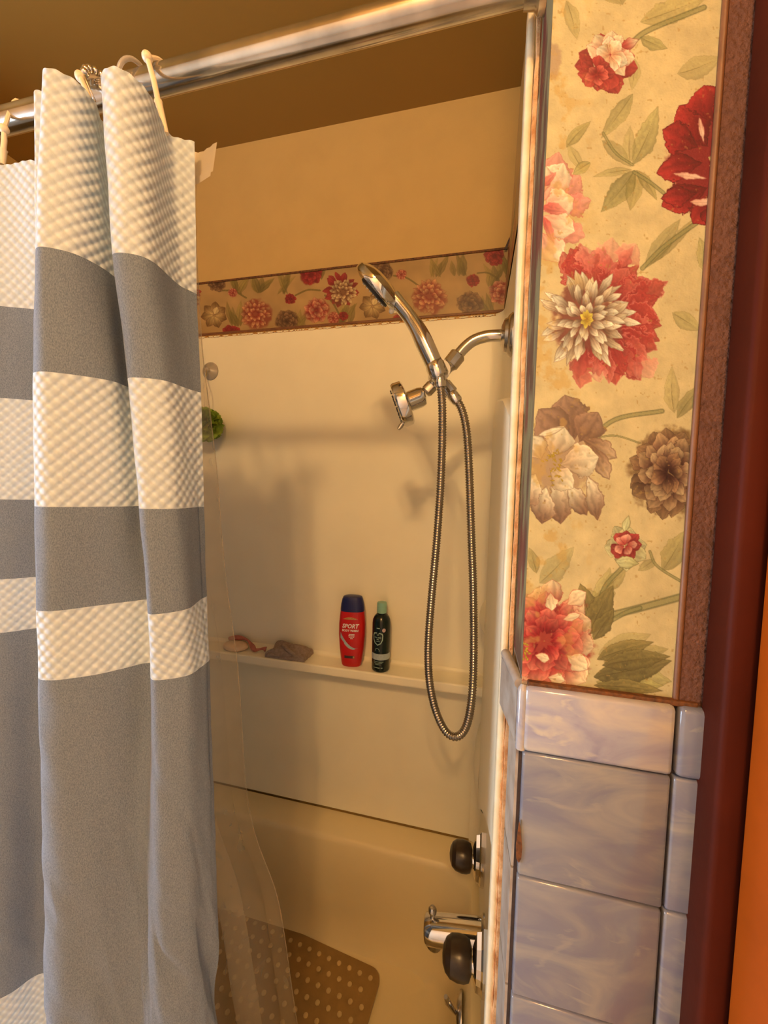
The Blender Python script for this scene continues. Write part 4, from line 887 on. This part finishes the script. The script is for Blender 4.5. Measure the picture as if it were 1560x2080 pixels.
o = rag('cloth_heap', -0.585, 0.697, 0.066, 0.031, 0.040, 'towel', 3, folds=4, lop=0.02); o.parent = tw; o.matrix_parent_inverse = Matrix.Translation(-tw.location)
MB().tube(catmull([(-0.648, 0.672, ZL+0.004), (-0.630, 0.668, ZL+0.010), (-0.600, 0.667, ZL+0.009), (-0.570, 0.668, ZL+0.006), (-0.555, 0.668, ZL+0.010)], 24), list(0.0045+0.0018*np.sin(np.linspace(0, 9, 24))), 10).build('rolled_edge', M['towel'], tw, True)
MB().tube(catmull([(-0.60, 0.69, ZL+0.030), (-0.58, 0.675, ZL+0.028), (-0.555, 0.67, ZL+0.018), (-0.535, 0.672, ZL+0.008)], 20), list(0.0075-0.003*np.linspace(0, 1, 20)), 10).build('cloth_fold', M['towel'], tw, True)
pd = thing('bath_pad', 'pale oval bath pad with dusty pink band at the ledge\'s left', 'bath pad', (-0.755, 0.70, ZL))
MB().lathe([(0.034, 0.001), (0.040, 0.006), (0.040, 0.012), (0.034, 0.018), (0.018, 0.021), (0.0001, 0.0215)], (-0.765, 0.695, ZL), (0, 0, 1), 28, sx=0.72, up=(1, 0, 0)).build('pad', M['soap'], pd, True)
MB().tube(catmull([(-0.800, 0.712, ZL+0.022), (-0.765, 0.716, ZL+0.027), (-0.735, 0.712, ZL+0.024), (-0.712, 0.700, ZL+0.014), (-0.695, 0.690, ZL+0.007), (-0.672, 0.694, ZL+0.012), (-0.662, 0.697, ZL+0.010)], 40), list(0.0055+0.0022*np.sin(np.linspace(0, 14, 40))), 10).build('band', M['pinkcloth'], pd, True)

# ------------------------------------------------------------------ green pouf on a suction hook behind the liner
hk = thing('suction_hook', 'clear suction cup hook stuck high on the back panel', 'hook', (-0.878, YS, 1.742))
MB().lathe([(0.028, 0.0003), (0.027, 0.003), (0.014, 0.008), (0.008, 0.012), (0.007, 0.018)], (-0.878, YS, 1.742), (0, -1, 0), 24).build('suction_cup', M['clearish'], hk, True)
MB().tube([(-0.878, YS-0.016, 1.742), (-0.878, YS-0.020, 1.722), (-0.876, YS-0.028, 1.716), (-0.874, YS-0.032, 1.728)], 0.0025, 8).build('hook_wire', M['chrome_dark'], hk, True)
pf = thing('bath_pouf', 'ruffled green mesh bath pouf hanging by a white cord', 'bath pouf', (-0.855, 0.675, 1.572))
MB().tube([(-0.876, YS-0.027, 1.7195), (-0.872, YS-0.040, 1.68), (-0.862, 0.682, 1.61)], 0.0015, 6).build('cord_loop', M['cord'], pf, True)
MB().tube([(-0.874, YS-0.030, 1.7190), (-0.852, YS-0.040, 1.67), (-0.852, 0.682, 1.61)], 0.0015, 6).build('cord_loop', M['cord'], pf, True)
rg = random.Random(3)
for k in range(46):
    dn = Vector((rg.gauss(0, 1), rg.gauss(0, 1), rg.gauss(0, 1))).normalized(); sd = dn.orthogonal().normalized(); s2 = dn.cross(sd)
    P = []
    for i in range(15):
        t = -1.25+2.5*i/14; rw = []
        for j in range(4):
            rr = 0.016+0.011*j+0.004*math.sin(i*1.7+k)*(j/3); wv = 0.0055*math.sin(i*2.1+k*1.3)*(j/3)
            q = dn*math.cos(t)*rr+sd*math.sin(t)*rr+s2*(wv+0.003*j*math.sin(k))
            rw.append((-0.855+q.x, 0.675+q.y, 1.568+q.z))
        P.append(rw)
    MB().grid(P).build('ruffle', M['green'], pf, True, sharp=180)

# ------------------------------------------------------------------ curtain rod, curtain, liner, hooks
YR, ZR = 0.040, 1.8215
rod = thing('curtain_rod', 'chrome shower curtain rod across the alcove opening', 'curtain rod', (-0.77, YR, ZR))
MB().tube([(-1.528, YR, ZR+0.004), (-0.75, YR, ZR+0.002), (XJ-0.002, YR, ZR+0.002)], 0.0130, 32).build('rod_tube', M['rod'], rod, True)
MB().tube([(-0.76, YR, ZR+0.002), (-1.528, YR, ZR+0.004)], 0.0142, 32).build('outer_tube', M['rod'], rod, True)
for xx, s in ((XJ-0.0006, -1), (-1.5295, 1)):
    MB().lathe([(0.020, 0.0), (0.0195, 0.006), (0.016, 0.009), (0.0145, 0.018)], (xx, YR, ZR+(0.004 if s > 0 else 0.002)), (s, 0, 0), 24).build('end_flange', M['chrome_dark'], rod, True)

ZTOP = 1.7555
LV = [  # leftmost stretch, out of view, added to keep daylight out of the alcove
 (1.7555, [(-1.50, .03), (-1.41, -.03), (-1.32, .045), (-1.23, -.02), (-1.13, .04), (-1.04, -.02), (-.95, .03), (-.86, -.03), (-.77, .045), (-.69, -.005), (-.613, .021), (-.57, .024), (-.54, .046), (-.515, .022), (-.496, -.018), (-.479, -.036), (-.468, -.030), (-.459, -.043), (-.445, -.049), (-.431, -.035), (-.433, -.015), (-.444, .003), (-.432, .014), (-.416, -.008), (-.405, -.033), (-.383, -.036), (-.374, -.014), (-.387, .025), (-.380, .036), (-.368, .042)]),
 (1.595, [(-1.50, .03), (-1.41, -.03), (-1.32, .045), (-1.23, -.02), (-1.13, .04), (-1.04, -.02), (-.95, .03), (-.86, -.03), (-.77, .045), (-.69, -.005), (-.613, .026), (-.58, .040), (-.55, .050), (-.52, .024), (-.496, -.020), (-.478, -.040), (-.468, -.040), (-.458, -.054), (-.444, -.059), (-.426, -.045), (-.421, -.022), (-.424, .000), (-.414, .012), (-.402, -.008), (-.393, -.035), (-.376, -.036), (-.364, -.022), (-.370, .018), (-.369, .030), (-.366, .041)]),
 (1.490, [(-1.50, .03), (-1.41, -.03), (-1.32, .045), (-1.23, -.02), (-1.13, .04), (-1.04, -.02), (-.96, .03), (-.87, -.03), (-.78, .045), (-.70, -.005), (-.625, .030), (-.595, .048), (-.56, .052), (-.525, .026), (-.500, -.018), (-.484, -.040), (-.475, -.047), (-.466, -.053), (-.450, -.053), (-.428, -.035), (-.416, -.015), (-.421, .007), (-.412, .016), (-.404, .000), (-.396, -.018), (-.382, -.024), (-.361, -.010), (-.360, .018), (-.360, .028), (-.358, .037)]),
 (1.262, [(-1.50, .03), (-1.41, -.03), (-1.32, .045), (-1.23, -.02), (-1.13, .04), (-1.04, -.02), (-.97, .03), (-.88, -.03), (-.79, .045), (-.72, .0), (-.650, .028), (-.622, .052), (-.585, .056), (-.54, .030), (-.510, -.010), (-.493, -.034), (-.484, -.044), (-.475, -.049), (-.458, -.044), (-.438, -.020), (-.420, .000), (-.408, .013), (-.398, .016), (-.388, .002), (-.376, -.018), (-.362, -.026), (-.344, -.004), (-.351, .022), (-.355, .034), (-.357, .043)]),
 (1.192, [(-1.50, .03), (-1.41, -.03), (-1.32, .045), (-1.23, -.02), (-1.13, .04), (-1.04, -.02), (-.97, .03), (-.88, -.03), (-.79, .045), (-.72, .0), (-.654, .029), (-.628, .055), (-.59, .058), (-.545, .032), (-.515, -.008), (-.497, -.032), (-.488, -.042), (-.478, -.047), (-.460, -.043), (-.436, -.025), (-.422, -.008), (-.411, .009), (-.401, .012), (-.392, .003), (-.382, -.010), (-.369, -.017), (-.346, -.001), (-.345, .022), (-.347, .031), (-.349, .037)]),
 (0.90, [(-1.50, .03), (-1.41, -.03), (-1.32, .045), (-1.23, -.02), (-1.13, .04), (-1.04, -.02), (-.97, .03), (-.88, -.03), (-.79, .040), (-.72, .0), (-.655, .018), (-.632, .050), (-.595, .055), (-.55, .030), (-.520, -.008), (-.502, -.030), (-.493, -.040), (-.483, -.045), (-.464, -.044), (-.440, -.033), (-.426, -.022), (-.412, -.010), (-.401, -.007), (-.391, -.010), (-.380, -.014), (-.366, -.013), (-.345, .000), (-.338, .018), (-.336, .026), (-.336, .033)]),
 (0.66, [(-1.50, .03), (-1.41, -.03), (-1.32, .045), (-1.23, -.02), (-1.13, .04), (-1.04, -.02), (-.97, .02), (-.88, -.03), (-.79, .030), (-.72, -.005), (-.655, .010), (-.632, .044), (-.597, .050), (-.55, .026), (-.520, -.010), (-.503, -.030), (-.494, -.040), (-.485, -.045), (-.466, -.046), (-.442, -.040), (-.428, -.034), (-.412, -.026), (-.401, -.021), (-.391, -.020), (-.380, -.018), (-.366, -.013), (-.345, .000), (-.336, .018), (-.333, .026), (-.331, .032)]),
 (0.10, [(-1.50, .03), (-1.41, -.03), (-1.32, .045), (-1.23, -.02), (-1.13, .04), (-1.04, -.02), (-.97, .00), (-.88, -.04), (-.79, .010), (-.72, -.02), (-.655, .0), (-.632, .02), (-.597, .024), (-.55, .010), (-.520, -.015), (-.503, -.030), (-.494, -.040), (-.485, -.045), (-.466, -.048), (-.442, -.044), (-.428, -.040), (-.412, -.033), (-.401, -.028), (-.391, -.026), (-.380, -.022), (-.366, -.016), (-.345, -.004), (-.334, .010), (-.330, .016), (-.328, .02)])]
def curtain_point_rows(nu, zs_):
    zl = np.array([l[0] for l in LV])[::-1]; pts = np.array([l[1] for l in LV])[::-1]
    rows = []
    for z in zs_:
        k = np.stack([[np.interp(z, zl, pts[:, i, c]) for c in (0, 1)] for i in range(pts.shape[1])])
        rows.append(catmull(k, nu))
    R = np.array(rows)
    for _ in range(6):     # soften the breaks between the height levels
        R[1:-1] = 0.25*R[:-2]+0.5*R[1:-1]+0.25*R[2:]
    return R
NU, zs_ = 760, np.concatenate([np.arange(ZTOP, 0.62, -0.006), np.arange(0.62, 0.095, -0.02)])
rows = curtain_point_rows(NU, zs_)
arc_u = np.concatenate([[0], np.cumsum(np.linalg.norm(np.diff(rows[0], axis=0), axis=1))])
P = np.zeros((len(zs_), NU, 3)); P[..., :2] = rows; P[..., 2] = zs_[:, None]
# soft wrinkles lower down, crossing the folds at a slant
tx = np.gradient(P[..., 0], axis=1); ty = np.gradient(P[..., 1], axis=1); tl = np.hypot(tx, ty)+1e-9; nx, ny = ty/tl, -tx/tl
W_ = np.zeros((len(zs_), NU))
for i, z in enumerate(zs_):
    w = min(1.0, max(0.0, (1.22-z)/0.35))
    for j in range(NU):
        u = arc_u[j]
        a = mnoise.noise((u*22+z*7, z*6-u*4, 0.0))*0.0030*w
        if w > 0: a += -0.016*w*max(0.0, mnoise.noise((u*26+z*12.0, z*3.5-u*5, 3.7))-0.16)+0.0016*w*mnoise.noise((u*60+z*34, z*14-u*20, 7.1))
        W_[i, j] = a+0.0007*mnoise.noise((u*40, z*25, 9.0))
P[..., 0] += nx*W_; P[..., 1] += ny*W_
# cloth width measured along each row, lined up at the foremost fold
UU = np.concatenate([np.zeros((len(zs_), 1)), np.cumsum(np.linalg.norm(np.diff(rows, axis=1), axis=2), axis=1)], 1)
ja = int(NU*18/29); UU -= UU[:, ja:ja+1]
P[0, :, 2] += 0.0005*np.sin(arc_u*546)
cur = thing('shower_curtain', 'white waffle shower curtain with wide grey bands, bunched at left', 'shower curtain', (-0.5, 0.0, 0.10))
def cloth(name, P, U, Vv, material, parent):
    mb = MB().grid(P); o = obj(name, mb.v, mb.f, material, parent, True)
    uvl = o.data.uv_layers.new(name='UVMap'); a, b = P.shape[:2]
    UVp = np.stack(np.broadcast_arrays(U, Vv[:, None]), -1).reshape(-1, 2)
    li = np.empty(len(o.data.loops), np.int32); o.data.loops.foreach_get('vertex_index', li)
    uvl.data.foreach_set('uv', UVp[li].reshape(-1).astype(np.float32)); return o
cc_ = cloth('curtain_cloth', P, UU, zs_, M['curtain'], cur)
nh = int(np.sum(arc_u > arc_u[-1]-0.014))
Hm = P[:, -nh:].copy(); Hm[..., 0] += nx[:, -nh:]*0.0005; Hm[..., 1] += ny[:, -nh:]*0.0005
cloth('side_hem', Hm, UU[:, -nh:], zs_, M['curtain'], cc_)
# liner: clear vinyl, hanging inside the tub, free edge drifting to the right as it falls
lin_ = thing('shower_liner', 'clear vinyl shower liner hanging inside the tub behind the curtain', 'shower liner', (-0.5, 0.2, 0.13))
ed = [(395, 330, .052), (396, 420, .055), (402, 560, .060), (412, 720, .070), (428, 850, .082), (441, 960, .094), (450, 1080, .108), (462, 1200, .122), (480, 1330, .138), (490, 1450, .155), (500, 1600, .178), (520, 1700, .192), (560, 1810, .208), (578, 1900, .222), (592, 2000, .236), (610, 2120, .25)]
E3 = np.array([at(*q) for q in ed]); E3 = catmull(E3, 150)
last = E3[-1]
while E3[-1][2] > 0.14: E3 = np.vstack([E3, E3[-1]+np.array([0.0006, 0.0006, -0.012])])
nl = 90; LP = []
for i, e in enumerate(E3):
    k = i/(len(E3)-1); row = []; sp_l = 0.20+0.10*k
    for j in range(nl):
        t = j/(nl-1)
        yy = e[1]+(0.010+0.030*k)*math.sin(t*19+0.7*k)*min(1, t*6)+0.012*k*math.sin(t*43+2*k)*min(1, t*6)-0.10*k*t*0.5
        xx = e[0]-sp_l*t+(0.006+0.012*k)*math.sin(t*38+1.5)*min(1, t*6)
        yy = max(yy, 0.058) if e[2] > 1.1 else yy
        row.append((xx, yy+0.004*mnoise.noise((t*6, e[2]*5, 0)), e[2]))
    LP.append(row)
MB().grid(LP).build('vinyl_sheet', M['liner'], lin_, True, sharp=180)
MB().tube(E3, 0.0006, 6).build('free_edge', M['liner'], lin_, True)
# stiff header at the top of the liner, its corner sticking out past the curtain
h0, h1 = at(338, 225, 0.0), at(440, 292, 0.048)
hdp = [(-0.40, 0.058), (-0.385, 0.052), (-0.372, 0.056), (-0.346, 0.0485)]
hq_ = catmull([(a, b, 0) for a, b in hdp], 16)
HB = MB(); HP = [[(x, y, 1.7575-0.001*i) for x, y, _ in hq_] for i in (0, 0.001)]
hb2 = MB().grid([[(x-(1.7575-z)*0.18, y+0.0008*(k % 2), z) for k, (x, y, _) in enumerate(hq_)] for z in np.linspace(1.7575, 1.7285, 5)]).build('header_band', M['liner_head'], lin_, True, sharp=180)
MB().grid([[(x-(1.7575-z)*0.18-0.0005, y-0.0012, z) for x, y, _ in hq_] for z in (1.7305, 1.7285, 1.7225)]).build('header_hem', M['liner_head'], hb2, True)
# hooks
def hook(label, front, back, tip, rad=0.0028, group='curtain hooks'):
    """pin hook from a ball in front of the rod, up over it and down to the curtain"""
    h = thing('curtain_hook', label, 'hook', tuple(tip), group)
    ball = np.array(front); tp = np.array(tip)
    MB().sphere(ball, 0.0052, 14).build('hook_ball', M['ivory'], h, True)
    m1 = ball*0.42+tp*0.58
    MB().tube([ball, ball*0.7+tp*0.3+np.array([0.001, 0, 0]), m1], [rad*0.9, rad, rad], 10).build('hook_shank', M['ivory'], h, True)
    MB().tube([m1, m1*0.9+tp*0.1, tp], [rad*1.5, rad*1.3, rad*0.9], 10).build('hook_clasp', M['ivory'], h, True)
    bk = np.array(back)
    MB().tube(catmull([ball, (ball[0]+0.002, 0.036, max(ball[2]+0.001, 1.8385)), (ball[0]+0.004, 0.052, 1.836), (ball[0]+0.005, 0.0570, 1.832), (ball[0]+0.006, 0.0580, 1.8285)], 20), rad*0.8, 8).build('hook_loop', M['ivory'], h, True)
    return h
hook('ivory pin hook with ball end, nearest the free end of the curtain', at(299, 116, 0.0205), (-0.395, 0.062, 1.838), at(338, 272, 0.022))
hook('ivory pin hook half hidden behind the tallest curtain fold', at(163, 156, 0.018), (-0.475, 0.060, 1.842), (-0.449, 0.006, 1.750))
hook('bent ivory hook at the left edge of the picture', at(8, 262, 0.024), (-0.625, 0.062, 1.842), at(6, 334, 0.026))
# roller ring of chrome balls round the rod
ring = thing('roller_ring', 'chrome roller ball ring on the rod between two curtain folds', 'ring', (-0.49, YR, ZR), 'curtain rings')
rx = float(at(190, 160, 0.028)[0])
circ = [(rx+0.003*math.sin(a*2), YR+0.0215*math.cos(a), ZR+0.0215*math.sin(a)) for a in np.linspace(-0.6, math.pi+0.9, 30)]
MB().tube(circ, 0.0013, 8).build('ring_wire', M['chrome_dark'], ring, True)
for a in (1.95, 2.25, 2.55, 2.85, 1.65):
    MB().sphere((rx+0.003*math.sin(a*2), YR+0.0215*math.cos(a), ZR+0.0215*math.sin(a)), 0.0042, 12).build('roller_ball', M['chrome'], ring, True)
MB().tube([circ[-1], (rx+0.004, 0.010, 1.79), (rx+0.006, 0.008, 1.752)], 0.0013, 8).build('ring_hook', M['chrome_dark'], ring, True)
gr = thing('curtain_ring', 'frosted plastic ring on the rod above the front curtain fold', 'ring', (-0.43, YR, ZR), 'curtain rings')
gx = float(at(245, 150, 0.02)[0])
MB().tube([(gx+0.008*math.sin(a), YR+0.0195*math.cos(a)-0.002, ZR+0.0195*math.sin(a)) for a in np.linspace(0, 2*math.pi, 40)], 0.0024, 10, False).build('ring_loop', M['clearish'], gr, True)
MB().tube([(gx+0.006, YR-0.0195, ZR-0.008), (gx+0.012, 0.012, 1.79), (gx+0.016, 0.008, 1.752)], 0.0015, 8).build('ring_hook', M['clearish'], gr, True)
